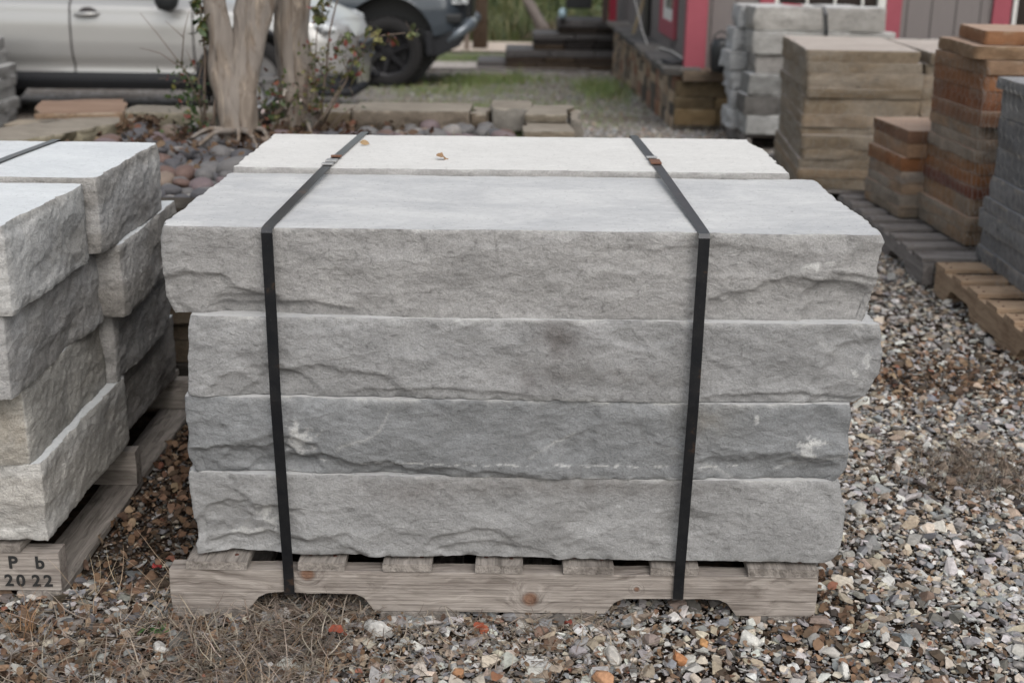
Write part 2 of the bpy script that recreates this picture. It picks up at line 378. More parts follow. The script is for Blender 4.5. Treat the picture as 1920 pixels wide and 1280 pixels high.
def slab(name, L, W, H, seed, mat, loc, rz=0, label=None, cat='stone slab', group=None, rx=0, **kw):
    V, F, C, T = slab_mesh(L, W, H, seed, **kw)
    me = np_mesh(name, V, F, True, C, {'top': T}); o = link(name, me, mat, None, loc, (rx, 0, rz))
    return tag(o, label, cat, group)
# shared rubble shapes (convex chips)
def chip_templates(n, npts=11, flat=.5, seed=3):
    rng = np.random.RandomState(seed); out = []
    for k in range(n):
        bm = bmesh.new(); p = rng.normal(size=(npts, 3)); p /= np.linalg.norm(p, axis=1, keepdims=True)
        p *= rng.uniform(.8, 1.05, size=(npts, 1)); p *= np.array([1, rng.uniform(.55, .95), flat*rng.uniform(.6, 1.2)])
        for q in p: bm.verts.new(q)
        bmesh.ops.convex_hull(bm, input=list(bm.verts)); bmesh.ops.triangulate(bm, faces=bm.faces)
        for v in [v for v in bm.verts if not v.link_faces]: bm.verts.remove(v)
        bm.verts.index_update(); bmesh.ops.recalc_face_normals(bm, faces=bm.faces)
        out.append((np.array([v.co[:] for v in bm.verts]), np.array([[v.index for v in f.verts] for f in bm.faces]))); bm.free()
    return out
def rot_mats(n, rng, tilt=.5):
    a = rng.uniform(0, 2*np.pi, n); b = rng.normal(0, tilt, n); c = rng.normal(0, tilt, n)
    ca, sa, cb, sb, cc, sc = np.cos(a), np.sin(a), np.cos(b), np.sin(b), np.cos(c), np.sin(c); z = np.zeros(n); o = np.ones(n)
    Rz = np.stack([np.stack([ca, -sa, z], 1), np.stack([sa, ca, z], 1), np.stack([z, z, o], 1)], 1)
    Rx = np.stack([np.stack([o, z, z], 1), np.stack([z, cb, -sb], 1), np.stack([z, sb, cb], 1)], 1)
    Ry = np.stack([np.stack([cc, z, sc], 1), np.stack([z, o, z], 1), np.stack([-sc, z, cc], 1)], 1)
    return np.einsum('nij,njk,nkl->nil', Rx, Ry, Rz)
def scatter(name, temps, P, S, C, mat, kind='stuff', tilt=.45, smooth=False, seed=0, label=None, cat=None):
    rng = np.random.RandomState(seed+100); Vs = []; Fs = []; Cs = []; base = 0
    which = rng.randint(0, len(temps), len(P))
    for k, (tv, tf) in enumerate(temps):
        s = np.where(which == k)[0]
        if not len(s): continue
        M = rot_mats(len(s), rng, tilt); v = np.einsum('nij,mj->nmi', M, tv)*S[s][:, None, None]+P[s][:, None, :]
        f = tf[None]+(np.arange(len(s))*len(tv))[:, None, None]+base
        Vs.append(v.reshape(-1, 3)); Fs.append(f.reshape(-1, tf.shape[1])); Cs.append(np.repeat(C[s], len(tv), 0)); base += len(s)*len(tv)
    me = np_mesh(name, np.concatenate(Vs), np.concatenate(Fs), smooth, np.concatenate(Cs))
    return tag(link(name, me, mat), label, cat, None, kind)
def pick(pal, n, rng, jit=.18):
    w_ = np.array([p[1] for p in pal], float); c = np.array([p[0] for p in pal])[rng.choice(len(pal), n, p=w_/w_.sum())]
    return np.clip(c*rng.uniform(1-jit, 1+jit, (n, 1))*rng.uniform(.96, 1.04, (n, 3)), .01, .9)
def blades(name, P, Ln, wd, C, mat, lean, curl, seg=4, seed=0, kind='stuff', label=None, cat=None, parent=None):
    """thin bent ribbons: P roots, lean (n,) from vertical"""
    rng = np.random.RandomState(seed+500); n = len(P); az = rng.uniform(0, 2*np.pi, n)
    h = np.stack([np.cos(az), np.sin(az), 0*az], 1); sdv = np.stack([-np.sin(az), np.cos(az), 0*az], 1)
    pts = [P]; ang = lean.copy(); tw = rng.normal(0, .5, n)
    for k in range(seg):
        d = h*np.sin(ang)[:, None]+np.array([0, 0, 1])*np.cos(ang)[:, None]
        pts.append(pts[-1]+d*(Ln/seg)[:, None]); ang = ang+curl+rng.normal(0, .22, n)
        az2 = tw*.5; h = h*np.cos(az2)[:, None]+sdv*np.sin(az2)[:, None]; sdv = np.stack([-h[:, 1], h[:, 0], 0*az], 1)
    V = []
    for k, p in enumerate(pts):
        ww = (wd*(1-.8*(k/seg)**1.5))[:, None]; V.append(p-sdv*ww/2); V.append(p+sdv*ww/2)
    m_ = len(V); VV = np.stack(V, 1).reshape(-1, 3); fb = np.array([[2*k, 2*k+1, 2*k+3, 2*k+2] for k in range(seg)])
    FF = (fb[None]+(np.arange(n)*m_)[:, None, None]).reshape(-1, 4)
    VV[:, 2] = np.maximum(VV[:, 2], np.repeat(P[:, 2], m_)-.004)
    me = np_mesh(name, VV, FF, True, np.repeat(C, m_, 0)); o = link(name, me, mat, parent)
    return tag(o, label, cat, None, kind)

# ------------------------------------------------------------------ ground
def gz(y):
    y = np.asarray(y, float); return -.03*np.clip(np.minimum(y, 20)-3, 0, None)
M_soil, t, b = newmat('ground', .95, 0, .1)
v = coord(t, rnd=False)
sp = t.nodes.new('ShaderNodeTexVoronoi'); sp.inputs['Scale'].default_value = 34; t.links.new(v, sp.inputs['Vector'])
spr = ramp(t, [(0, (.06, .045, .035)), (.25, (.15, .125, .105)), (.5, (.23, .21, .19)), (.75, (.31, .29, .27)), (1, (.42, .405, .385))])
sx = t.nodes.new('ShaderNodeSeparateColor'); t.links.new(sp.outputs['Color'], sx.inputs[0]); t.links.new(sx.outputs[0], spr.inputs[0])
soil = ramp(t, [(.3, (.018, .013, .010)), (.7, (.06, .042, .03))]); t.links.new(noise(t, v, 40, 5), soil.inputs[0])
sy = t.nodes.new('ShaderNodeSeparateXYZ'); t.links.new(v, sy.inputs[0])
far = mrange(t, sy.outputs[1], 2.0, 3.2)
dirt = mrange(t, noise(t, v, 1.3, 5, .6), .5, .62, 0, .5)
grav = mixc(t, dirt, spr.outputs[0], (.12, .09, .065))
t.links.new(mixc(t, far, soil.outputs[0], grav), b.inputs['Base Color'])
bump(t, b, sp.outputs['Distance'], .02, .6)
gx = np.concatenate([np.linspace(-60, -6, 12), np.linspace(-5, 5, 90), np.linspace(6, 60, 12)])
gy = np.concatenate([np.linspace(-25, -2, 10), np.linspace(-1, 9, 90), np.linspace(10, 30, 30), np.linspace(34, 110, 16)])
GX, GY = np.meshgrid(gx, gy); PP = np.stack([GX.ravel(), GY.ravel(), 0*GX.ravel()], 1)
PP[:, 2] = gz(PP[:, 1])-.006+.006*fbm(PP*2.0, 3, 2)
ii = np.arange(len(gx)-1)[None, :]+(np.arange(len(gy)-1)*len(gx))[:, None]; ii = ii.ravel()
tag(link('ground', np_mesh('ground', PP, np.stack([ii, ii+1, ii+1+len(gx), ii+len(gx)], 1), True), M_soil), kind='structure')

# ------------------------------------------------------------------ timber
M_wood = wood_mat('weathered pallet wood', (.09, .079, .071), (.335, .305, .278))
M_woodk = wood_mat('weathered stringer wood', (.12, .10, .088), (.37, .335, .305), knots=[((.07, -.02, -.012), .018), ((-.35, -.02, .035), .016), ((.27, -.02, .012), .006)])
M_woodg = wood_mat('grey pallet wood', (.10, .09, .085), (.26, .24, .23))
M_woodt = wood_mat('fresh pallet wood', (.22, .15, .10), (.42, .31, .215), grain=.5)
M_rust = plain('rusty nail', (.09, .035, .025), .7, .3)
def board(name, L, W, H, mat, parent, loc, rz=0, seed=0, ry=0, split=None):
    """plank along local x with a rough-sawn, slightly waney outline"""
    rng = np.random.RandomState(seed+9); n = 24
    xs = np.linspace(-L/2, L/2, n+1); V = []; F = []
    prof = [(-1,-1),(-.96,-1.0),(.96,-1.0),(1,-1),(1,-.8),(1,.8),(1,1),(.96,1),(-.96,1),(-1,1),(-1,.8),(-1,-.8)]
    m_ = len(prof); ch = .0016
    for i, x in enumerate(xs):
        wob = .0012*math.sin(i*.8+seed)+rng.normal(0, .0004); wz = .0008*math.sin(i*.5+seed*2)
        for (a, c) in prof:
            yy = a*W/2; z_ = c*H/2
            if abs(a) == 1 and abs(c) == 1: yy -= math.copysign(ch, a); z_ -= math.copysign(ch*.4, c)
            V.append((x+(rng.normal(0, .0006) if i in (0, n) else 0), yy+wob, z_+wz))
    for i in range(n):
        for k in range(m_): F.append((i*m_+k, i*m_+(k+1) % m_, (i+1)*m_+(k+1) % m_, (i+1)*m_+k))
    F.append(tuple(range(m_-1, -1, -1))); F.append(tuple(n*m_+k for k in range(m_)))
    mb = MB().add(V, F); return mb.build(name, mat, parent, loc, (0, ry, rz))
def stringer(L, W, H, mat, parent, loc, notches, name='stringer', seed=0):
    """2x4 on edge with fork notches, rounded at the corners, raggedly sawn; along local x"""
    rng = np.random.RandomState(seed); top = []; pts = [(-L/2, H/2)]
    k = 30
    for i in range(1, k): pts.append((-L/2+L*i/k, H/2+rng.normal(0, .0006)))
    pts += [(L/2, H/2), (L/2+.001, 0), (L/2-.001, -H/2)]
    for (a, c, d) in sorted(notches, reverse=True):
        e = .038
        pts += [(c+.004, -H/2), (c-.004, -H/2+d*.35), (c-.014, -H/2+d*.75), (c-e*.8, -H/2+d*.97)]
        for j in range(1, 6): pts.append((c-e+(a+e-(c-e))*j/6, -H/2+d+rng.normal(0, .0012)))
        pts += [(a+e*.8, -H/2+d*.95), (a+.014, -H/2+d*.72), (a+.003, -H/2+d*.3), (a-.006, -H/2)]
    pts += [(-L/2+.001, -H/2), (-L/2-.001, 0)]
    return MB().prism(pts, -W/2, W/2, 'y').build(name, mat, parent, loc, bevel=.0012)
def nails(parent, pts, z, mat=M_rust, r=.0045):
    for (x, y) in pts:
        MB().lathe([(0, .0015), (r*.8, .0014), (r, .0004), (r, -.002), (0, -.002)], 10).build('nail', mat, parent, (x, y, z))
def pallet(name, loc, rz, label, mat, smat, L=1.22, W=1.04, boards=None, group='wooden pallets', seed=0, bottoms=None, hgt=.083):
    """stringers along local x (front one at y=0), deck boards along y. origin: front left-right centre on the ground"""
    t_ = empty(name, loc, rz, label, 'pallet', group)
    zb = .018; zs = zb+hgt/2+.001; nt_ = [(-.458, -.230, .036), (.216, .456, .034)]
    for i, y in enumerate((.019, W/2, W-.019)):
        stringer(L, .038, hgt, smat if i == 0 else mat, t_, (0, y, zs), nt_, seed=seed+i)
    bs = boards or [(-.575, -.46, 0), (-.368, -.28, 0), (-.207, -.115, 0), (-.035, .054, 0), (.131, .226, 0), (.294, .384, 0), (.477, .609, 0)]
    zt = zb+hgt+.002; th = .017
    for i, (a, c, sk) in enumerate(bs):
        o = board('deck_board', W+.012, c-a, th, mat, t_, ((a+c)/2, W/2+.003, zt+th/2), R(90)+sk, seed+i*3)
        hw = (c-a)*.27
        for y in (-W/2+.022, 0, W/2-.022): nails(o, [(y, -hw), (y+.004, hw)], th/2)
    for i, (a, c) in enumerate(bottoms or [(-.608, -.456), (-.215, -.065), (.02, .117), (.13, .198), (.522, .609)]):
        board('bottom_board', W+.004, c-a, .016, mat, t_, ((a+c)/2, W/2, .0095), R(90), seed+40+i)
    return t_
M_stamp = plain('black stencil ink', (.02, .02, .02), .8)
def text(s, size, mat, parent, loc, rot, name='stamp', ext=.0004, track=1.):
    cu_ = bpy.data.curves.new('txt', 'FONT'); cu_.body = s; cu_.size = size; cu_.extrude = ext; cu_.space_character = track; cu_.offset = size*.03
    o = bpy.data.objects.new('txt', cu_); COL.objects.link(o); dg = bpy.context.evaluated_depsgraph_get(); dg.update()
    me = bpy.data.meshes.new_from_object(o.evaluated_get(dg)); bpy.data.objects.remove(o)
    return link(name, me, mat, parent, loc, rot)

pallet('pallet', (0, 0, 0), 0, 'weathered wooden pallet with knotty notched front rail under the big central grey slabs', M_wood, M_woodk, seed=1)
pl = pallet('pallet', (-1.45, .060, .0), 0, 'weathered wooden pallet stamped 2022 under the grey stone stack at left', M_wood, M_woodk, seed=60,
  boards=[(-.575, -.46, 0), (-.368, -.28, 0), (-.207, -.115, 0), (-.035, .054, 0), (.131, .226, 0), (.294, .384, 0), (.462, .555, R(-1.6))])
ink = tag(empty('x'), None) if False else None
for ch, x, z, sz in (('P', .512, .068, .036), ('b', .564, .068, .036), ('2', .501, .030, .034), ('0', .524, .030, .034), ('2', .554, .030, .034), ('2', .577, .030, .034)):
    text(ch, sz, M_stamp, pl, (x, -.0014, z), (R(90), 0, 0), 'stamped_letter')

# ------------------------------------------------------------------ central stack of limestone slabs
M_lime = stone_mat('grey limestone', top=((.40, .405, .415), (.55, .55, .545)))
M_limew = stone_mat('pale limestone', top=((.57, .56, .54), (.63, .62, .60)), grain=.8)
G1 = 'limestone slabs stacked on the central pallet'
ords = ['topmost', 'second from top', 'third from top', 'bottom']
wx = -.01
specs = [  # z0, H, xL, xR, y0, colour, kwargs
 (.598, .1595, -.575, .668, .0, (.300, .296, .293), dict(amp=.007, xl=[(.004, 0), (-.001, .03), (-.001, .08), (0, .13), (.006, .16)], xr=[(-.012, 0), (-.003, .02), (.003, .045), (.001, .08), (-.003, .10), (-.002, .14), (-.012, .16)],
   bowls=[(0, .48, .0, .17, .075, .013), (0, .575, .02, .07, .08, .010), (0, -.57, .02, .16, .055, .010), (0, -.42, -.01, .14, .04, .010), (1, -.2, .05, .15, .1, .012), (0, -.05, .16, .12, .03, .004), (0, .3, .11, .2, .03, .003)],
   bruise=[(0, .527, .107, .02, .006), (0, .50, .100, .02, .004)], bat=-.006)),
 (.449, .149, -.548, .686, -.012, (.264, .265, .267), dict(amp=.006, xl=[(0, 0), (.003, .06), (.006, .15)], xr=[(-.028, 0), (-.012, .02), (0, .06), (.004, .10), (-.004, .15)],
   bowls=[(0, -.49, .0, .10, .062, .010), (0, -.38, -.01, .16, .075, .009), (0, .56, .05, .06, .09, .008), (0, .45, 0, .17, .02, .008), (1, -.2, .05, .2, .1, .012), (0, -.15, .0, .2, .02, .005)],
   bruise=[(0, .59, .08, .005, .02), (0, .575, .055, .006, .006)], stain=[(0, .045, .12, .045, .04, .6, (.085, .072, .068)), (0, .10, .05, .16, .02, .35, (.1, .092, .085)), (0, .0, .03, .04, .03, .4, (.09, .08, .08))])),
 (.297, .150, -.556, .640, -.010, (.212, .219, .226), dict(amp=.007, xl=[(.006, 0), (-.002, .04), (0, .09), (.0, .15)], xr=[(-.014, 0), (.002, .03), (0, .08), (-.006, .15)],
   bowls=[(0, -.52, .0, .16, .06, .016), (0, -.36, -.01, .15, .05, .014), (0, -.1, -.02, .22, .035, .008), (0, .47, .0, .15, .055, .011), (0, .56, -.01, .12, .06, .009), (0, .62, .13, .10, .06, .006), (0, .09, .10, .06, .07, .006), (0, .18, .03, .10, .09, .005)],
   bruise=[(0, -.405, .09, .012, .014), (0, -.395, .065, .022, .02), (0, .52, .063, .014, .02), (0, .545, .075, .02, .006), (0, .43, .12, .003, .014)], stain=[(0, .34, .12, .06, .03, .3, (.22, .2, .165)), (0, .0, .08, .25, .08, .25, (.115, .115, .115))])),
 (.130, .165, -.558, .648, -.004, (.270, .271, .272), dict(amp=.006, xl=[(.0, 0), (0, .08), (-.003, .165)], xr=[(-.016, 0), (-.003, .02), (.004, .06), (.003, .11), (-.018, .165)],
   bowls=[(0, -.49, .045, .12, .055, .011), (0, -.42, .0, .18, .045, .010), (0, -.08, .03, .09, .03, .007), (0, -.05, .0, .12, .03, .006), (1, -.2, .05, .2, .1, .01), (0, -.6, .1, .1, .1, .008)],
   bruise=[(0, -.47, .085, .012, .02), (0, -.455, .07, .014, .01), (0, -.5, .042, .04, .007)], stain=[(0, .1, .15, .3, .02, .45, (.12, .108, .1)), (0, .08, .08, .03, .06, .3, (.14, .135, .13)), (0, -.2, .13, .1, .03, .3, (.14, .125, .118))])),
]
rg_ = np.random.RandomState(8); LV = (.40, .40, .39); DV = (.09, .085, .08)
specs[0][6]['veins'] = [(0, .02, .02, .16, .10, .0025, .5, LV), (0, -.10, .06, .02, .085, .003, .5, DV), (0, -.05, .155, -.045, .10, .002, .6, DV), (0, .30, .15, .36, .07, .003, .4, LV), (0, .08, .05, .10, .09, .002, .5, DV), (0, -.30, .11, -.2, .05, .004, .35, LV), (0, .22, .10, .50, .06, .012, .3, (.27, .26, .25)), (0, -.33, .04, -.05, .055, .002, .5, DV)]
specs[1][6]['veins'] = [(0, -.44, .11, -.34, .115, .002, .7, DV), (0, -.2, .11, -.19, .08, .0022, .5, LV), (0, .15, .05, .35, .03, .012, .3, (.15, .145, .14)), (0, .5, .12, .6, .03, .004, .4, LV), (0, -.1, .03, .2, .10, .02, .25, (.25, .245, .24))]
specs[2][6]['veins'] = [(0, -.33, .05, -.25, .09, .0028, .85, LV), (0, -.25, .09, -.22, .135, .0028, .7, LV), (0, .02, .04, .10, .09, .0025, .7, LV), (0, .20, .14, .24, .07, .003, .6, DV), (0, .24, .07, .36, .01, .004, .6, (.30, .30, .30)), (0, .28, .06, .40, .005, .003, .6, LV), (0, .47, .02, .62, .06, .0025, .6, LV), (0, -.1, .1, -.02, .04, .02, .3, (.12, .122, .125))]
specs[3][6]['veins'] = [(0, -.1, .15, .05, .05, .004, .4, DV), (0, .05, .05, .1, .12, .004, .3, DV), (0, -.6, .13, -.5, .08, .003, .6, DV), (0, .1, .08, .22, .15, .006, .35, DV), (0, -.2, .05, .3, .03, .02, .25, (.25, .248, .245)), (0, .35, .05, .5, .12, .01, .3, (.25, .248, .245))]
specs[2][6]['bruise'] += [(0, u, .026-.006*abs(u)+rg_.normal(0, .0012), rg_.uniform(.003, .009), rg_.uniform(.001, .002)) for u in np.concatenate([np.linspace(-.38, .02, 26), np.linspace(.05, .22, 12), np.linspace(.26, .44, 13)])+rg_.normal(0, .004, 51)]
looks = ['brown grey limestone slab with broken lower right corner, topmost of the front row on the central pallet',
         'limestone slab with a dark blotch mid face, directly under the topmost slab of the front row',
         'bluish grey limestone slab crossed by a line of white specks, third down in the front row',
         'light grey limestone slab resting directly on the boards, lowest of the front row on the central pallet']
for i, (z0, H, xa, xb, y0, c, kw) in enumerate(specs):
    L = xb-xa; W = .517
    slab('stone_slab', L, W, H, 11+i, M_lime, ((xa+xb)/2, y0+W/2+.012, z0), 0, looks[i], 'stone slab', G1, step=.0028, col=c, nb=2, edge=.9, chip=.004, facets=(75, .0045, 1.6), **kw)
for i, (z0, H) in enumerate(((.610, .160), (.453, .156), (.297, .155), (.130, .166))):
    xa, xb = [(-.574, .617), (-.56, .63), (-.55, .62), (-.56, .63)][i]
    slab('stone_slab', xb-xa, .498, H, 31+i, M_limew if i == 0 else M_lime, ((xa+xb)/2, .5385+.498/2, z0), R(.3) if i == 0 else 0,
         ['cream topped limestone slab, topmost of the row behind on the central pallet', 'second slab down in the hidden row behind the central stack', 'third slab down in the hidden row behind the central stack', 'lowest slab of the hidden row behind the central stack'][i],
         'stone slab', G1, step=.007 if i == 0 else .03, col=(.27, .265, .26), nb=10, edge=.8, chip=.005, amp=.006, xl=[(0, 0), (.0, .1)], xr=[(0, 0), (.0, .1)])
# row of white specks on the third slab
M_fleck = plain('white fleck', (.62, .62, .61), .9)
mb = MB(); rng = random.Random(5)

# ------------------------------------------------------------------ steel strapping
M_strap, t, b = newmat('black strapping', .33, .6, .5); v = coord(t)
sr = ramp(t, [(.35, (.018, .020, .024)), (.62, (.030, .031, .034)), (.76, (.12, .075, .05))]); t.links.new(noise(t, v, 22, 5, .65), sr.inputs[0])
sc2 = mixc(t, mrange(t, noise(t, mapping(t, v, (3, 3, 1)), 160, 3), .62, .75, 0, .4), sr.outputs[0], (.08, .08, .08))
nrm = t.nodes.new('ShaderNodeNewGeometry'); sz = t.nodes.new('ShaderNodeSeparateXYZ'); t.links.new(nrm.outputs['Normal'], sz.inputs[0])
t.links.new(sc2, b.inputs['Base Color'])
M_seal = plain('galvanised seal', (.42, .42, .42), .4, .7)
def band(pts, wdir, width, th, closed=True):
    """flat strip along pts (list of Vector) with constant width direction"""
    mb = MB(); n = len(pts); V = []; wv_ = Vector(wdir).normalized()*width/2
    for i, p in enumerate(pts):
        a = pts[(i-1) % n] if closed or i else p; c = pts[(i+1) % n] if closed or i < n-1 else p
        d = (c-a).normalized(); nn_ = d.cross(wv_).normalized()*th/2
        V += [p-wv_-nn_, p+wv_-nn_, p+wv_+nn_, p-wv_+nn_]
    F = []
    for i in range(n if closed else n-1):
        j = (i+1) % n
        for k in range(4): F.append((i*4+k, i*4+(k+1) % 4, j*4+(k+1) % 4, j*4+k))
    return mb.add(V, F)
def strap_loop(x_front_top, x_front_bot, x_back, label, seals, group='straps round the stone stacks', yf=-.016, zt=.760, zt2=.773, ym=.50, yb=1.062, zb=.052, w=.0195, rustyx=0, ox=0):
    key = [(x_back, yb, zt2), (x_back*.55+x_front_top*.45, .62, zt2), (x_back*.5+x_front_top*.5, ym+.035, zt2), (x_front_top, .02, zt), (x_front_top, yf+.004, zt-.001), (x_front_top, yf, zt-.008),
           (x_front_top+(x_front_bot-x_front_top)*.22, yf-.003, .61), (x_front_top+(x_front_bot-x_front_top)*.45, yf-.010, .449), (x_front_top+(x_front_bot-x_front_top)*.75, yf-.004, .297), (x_front_bot, yf+.005, .13), (x_front_bot, yf+.009, .10), (x_front_bot, yf+.010, zb+.004), (x_front_bot, yf+.014, zb), (x_front_bot, .3, zb-.004), (x_back, yb-.01, zb), (x_back, yb, zb+.006), (x_back, yb, .4), (x_back, yb, zt2-.006)]
    pts = [Vector(k)+Vector((ox, 0, 0)) for k in key]
    o = band(pts, (1, 0, 0), w, .0012).build('strap', M_strap); tag(o, label, 'strap', group)
    for (y, z, ln, mt, tilt) in seals:
        f = (y-.02)/(yb-.02); x = x_front_top*(1-f)+x_back*f+ox
        MB().box(-w/2-.002, w/2+.002, -ln/2, ln/2, 0, .0035).build('seal', mt, o, (x, y, z+.0008), (tilt, 0, 0), bevel=.0008)
    return o
M_rusty = plain('rust', (.17, .085, .055), .8, .2)
strap_loop(-.392, -.384, -.352, 'black steel strap round the left half of the central slabs', [(.555, zt, .05, M_seal, 0) if 0 else (.60, .7737, .03, M_seal, 0), (.555, .7738, .018, M_seal, 0), (.66, .7737, .014, M_rusty, 0)])
strap_loop(.356, .348, .327, 'black steel strap round the right half of the central slabs', [(.70, .7737, .016, M_seal, 0), (.64, .7737, .05, M_rusty, 0)])
strap_loop(-1.087, -1.09, -1.064, 'grey steel strap over the grey stone stack at left', [], yf=-.05, zt=.7735, zt2=.7735, yb=.868)

# ------------------------------------------------------------------ left stack of blocks
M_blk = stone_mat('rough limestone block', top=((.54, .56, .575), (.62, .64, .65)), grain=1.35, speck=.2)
G2 = 'limestone blocks stacked on the left pallet'
lb = [ # x right, y0, y1, z0, H, colour, label, xw
 (-.842, -.03, .374, .602, .158, 'white topped grey block at the front of the left stack, topmost'),
 (-.822, .385, .860, .612, .158, 'mottled block behind the front one on top of the left stack'),
 (-.862, -.02, .482, .444, .158, 'grey block second from top at the front of the left stack'),
 (-.818, .470, .965, .452, .158, 'block jutting out to the right, second from top at the back of the left stack'),
 (-.874, .045, .500, .288, .156, 'tan grey block third from top at the front of the left stack'),
 (-.850, .505, .955, .292, .158, 'dark stained block third from top at the back of the left stack'),
 (-.856, .050, .565, .130, .160, 'pale block lowest at the front corner of the left stack'),
 (-.874, .572, 1.05, .130, .160, 'dark weathered block lowest at the back of the left stack')]
cl = [(.31,.308,.303), (.27,.265,.26), (.275,.272,.27), (.265,.258,.25), (.265,.257,.24), (.21,.205,.20), (.36,.352,.338), (.22,.212,.205)]
for i, (xr_, y0, y1, z0, H, lab) in enumerate(lb):
    L = .62+.03*math.sin(i*2.1); W = y1-y0
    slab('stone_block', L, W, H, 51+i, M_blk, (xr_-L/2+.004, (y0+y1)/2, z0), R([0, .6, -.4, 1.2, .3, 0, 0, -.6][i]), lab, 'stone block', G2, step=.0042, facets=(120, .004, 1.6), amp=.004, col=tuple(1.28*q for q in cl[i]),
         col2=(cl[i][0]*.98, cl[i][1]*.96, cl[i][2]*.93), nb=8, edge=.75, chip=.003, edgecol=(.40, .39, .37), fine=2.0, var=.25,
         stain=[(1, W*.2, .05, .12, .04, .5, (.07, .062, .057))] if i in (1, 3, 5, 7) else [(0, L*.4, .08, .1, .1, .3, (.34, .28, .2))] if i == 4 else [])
for i in range(4):   # second row of the left stack, most of it past the edge of the frame
    if i != 0: continue
    slab('stone_block', .60, .86, .158, 71, M_blk, (-1.79, .43, .612), 0, 'white topped slab at the far left edge beyond the grey strap', 'stone block', G2, step=.012, amp=.008, col=(.3, .3, .29), nb=8)
for k in range(3):
    slab('stone_block', .60, .95, .156, 75+k, M_blk, (-1.80, .5, .133+.160*k), 0, ['lowest', 'second from bottom', 'third from bottom'][k]+' limestone slab in the outer column of the left stack', 'stone block', G2, step=.03, amp=.008, col=(.3, .3, .29), nb=4)
# ------------------------------------------------------------------ raised bed with river rocks
M_sand = stone_mat('sandstone', top=((.18, .155, .125), (.29, .255, .21)), grain=1.2)
M_dark = stone_mat('dark stained stone', grain=1.4)
BZ = .50
def bedz(x, y): return BZ-.02+.02*math.sin(x*3)+.0*y
bm_pts = [(-1.95, 1.24), (.22, 1.24), (.26, 2.2), (.24, 3.30), (-.7, 3.45), (-1.75, 3.42), (-2.3, 2.9), (-2.3, 1.24)]
M_bed = plain('dark bed soil', (.075, .055, .045), .95, 0, .1, .5, 30, .01)
mb = MB(); mb.prism([(p[0]*.99, p[1]) for p in bm_pts], .0, BZ-.045, 'z')
tag(mb.build('bed_soil', M_bed), kind='structure')
def rubble_wall(name, x0, x1, y0, y1, z0, z1, axis, mat, cols, label, course=.07, seed=0, cat='wall', ln=(.16, .42)):
    """dry laid wall face; the stones are courses in one mesh"""
    rng = random.Random(seed); Vs = []; Fs = []; Cs = []; n = 0; z = z0
    a0, a1 = (x0, x1) if axis == 'x' else (y0, y1)
    while z < z1-.01:
        h = min(course*rng.uniform(.75, 1.25), z1-z); a = a0
        if z1-z-h < .025: h = z1-z
        while a < a1-.005:
            l = rng.uniform(*ln); l = a1-a if a1-a-l < .08 else l
            dep = rng.uniform(0, .022); W_ = (y1-y0 if axis == 'x' else x1-x0)
            V, F, C, T = slab_mesh(l-.006, W_-dep, h-.004, rng.randint(0, 9999), step=.03, amp=.008, col=rng.choice(cols), nb=3, edge=.25, edgecol=(.3, .27, .22), chip=.004)
            if axis == 'x': V = V+np.array([a+l/2, (y0+y1)/2+dep/2, z])
            else:
                V = np.stack([-V[:, 1], V[:, 0], V[:, 2]], 1)+np.array([(x0+x1)/2+dep/2, a+l/2, z])
            Vs.append(V); Cs.append(C); Fs.append([f+n for f in F]); n += len(V); a += l
        z += h
    Fa = [f for fl in Fs for f in fl]
    o = link(name, np_mesh(name, np.concatenate(Vs), Fa, True, np.concatenate(Cs)), mat); return tag(o, label, cat)
dk = [(.035,.028,.022), (.06,.045,.033), (.09,.07,.05), (.045,.04,.035)]
rubble_wall('retaining_wall', -1.95, .24, 1.20, 1.36, -.01, .545, 'x', M_dark, dk, 'dark stacked flagstone retaining wall of the rock bed behind the pallets', .06, 3)
rubble_wall('retaining_wall', .10, .26, 1.37, 3.30, -.02, .50, 'y', M_sand, [(.30,.25,.19), (.2,.17,.13), (.36,.3,.23)], 'sandstone side wall of the rock bed towards the gravel path', .08, 5)
rubble_wall('retaining_wall', -2.2, .24, 3.31, 3.50, -.04, .47, 'x', M_sand, [(.30,.25,.19), (.2,.17,.13), (.36,.3,.23)], 'sandstone back wall of the rock bed towards the parked cars', .09, 8)
G3 = 'edging stones round the rock bed'
def edging(x, y, L, W, H, rz, seed, col, lab, z=BZ-.02, amp=.012, mat=None):
    slab('edging_stone', L, W, H, seed, mat or M_sand, (x, y, z), R(rz), lab, 'edging stone', G3, step=.012, amp=amp, col=col, col2=tuple(c*.7 for c in col), nb=8, edge=.6, chip=.006, edgecol=(.5,.45,.38))
edging(-.415, 3.32, .50, .30, .085, 0, 201, (0.162, 0.135, 0.108), 'longest grey brown edging stone, square cut, right of the tree behind the rock bed')
edging(-.80, 3.33, .25, .30, .085, 2, 202, (0.198, 0.156, 0.108), 'tan edging stone just right of the tree before a dark joint', z=BZ-.03)
edging(-.122, 3.30, .075, .26, .09, -3, 203, (0.144, 0.114, 0.084), 'small brown upright edging stone beside the longest edging stone', z=BZ-.035)
edging(.005, 3.36, .17, .28, .095, 1, 204, (0.18, 0.168, 0.15), 'pale grey edging stone behind the flat flagstones at the bed corner', z=BZ-.02)
edging(.165, 3.19, .18, .34, .03, -6, 205, (0.216, 0.186, 0.144), 'upper pale flagstone of the little pile at the bed corner', z=BZ+.045, amp=.009)
edging(.15, 2.93, .20, .30, .035, 4, 206, (0.228, 0.192, 0.15), 'middle buff flagstone of the little pile at the bed corner', z=BZ+.005, amp=.009)
edging(.145, 2.62, .20, .26, .035, -3, 207, (0.18, 0.132, 0.102), 'lower brown flagstone of the little pile at the bed corner', z=BZ-.028, amp=.009)
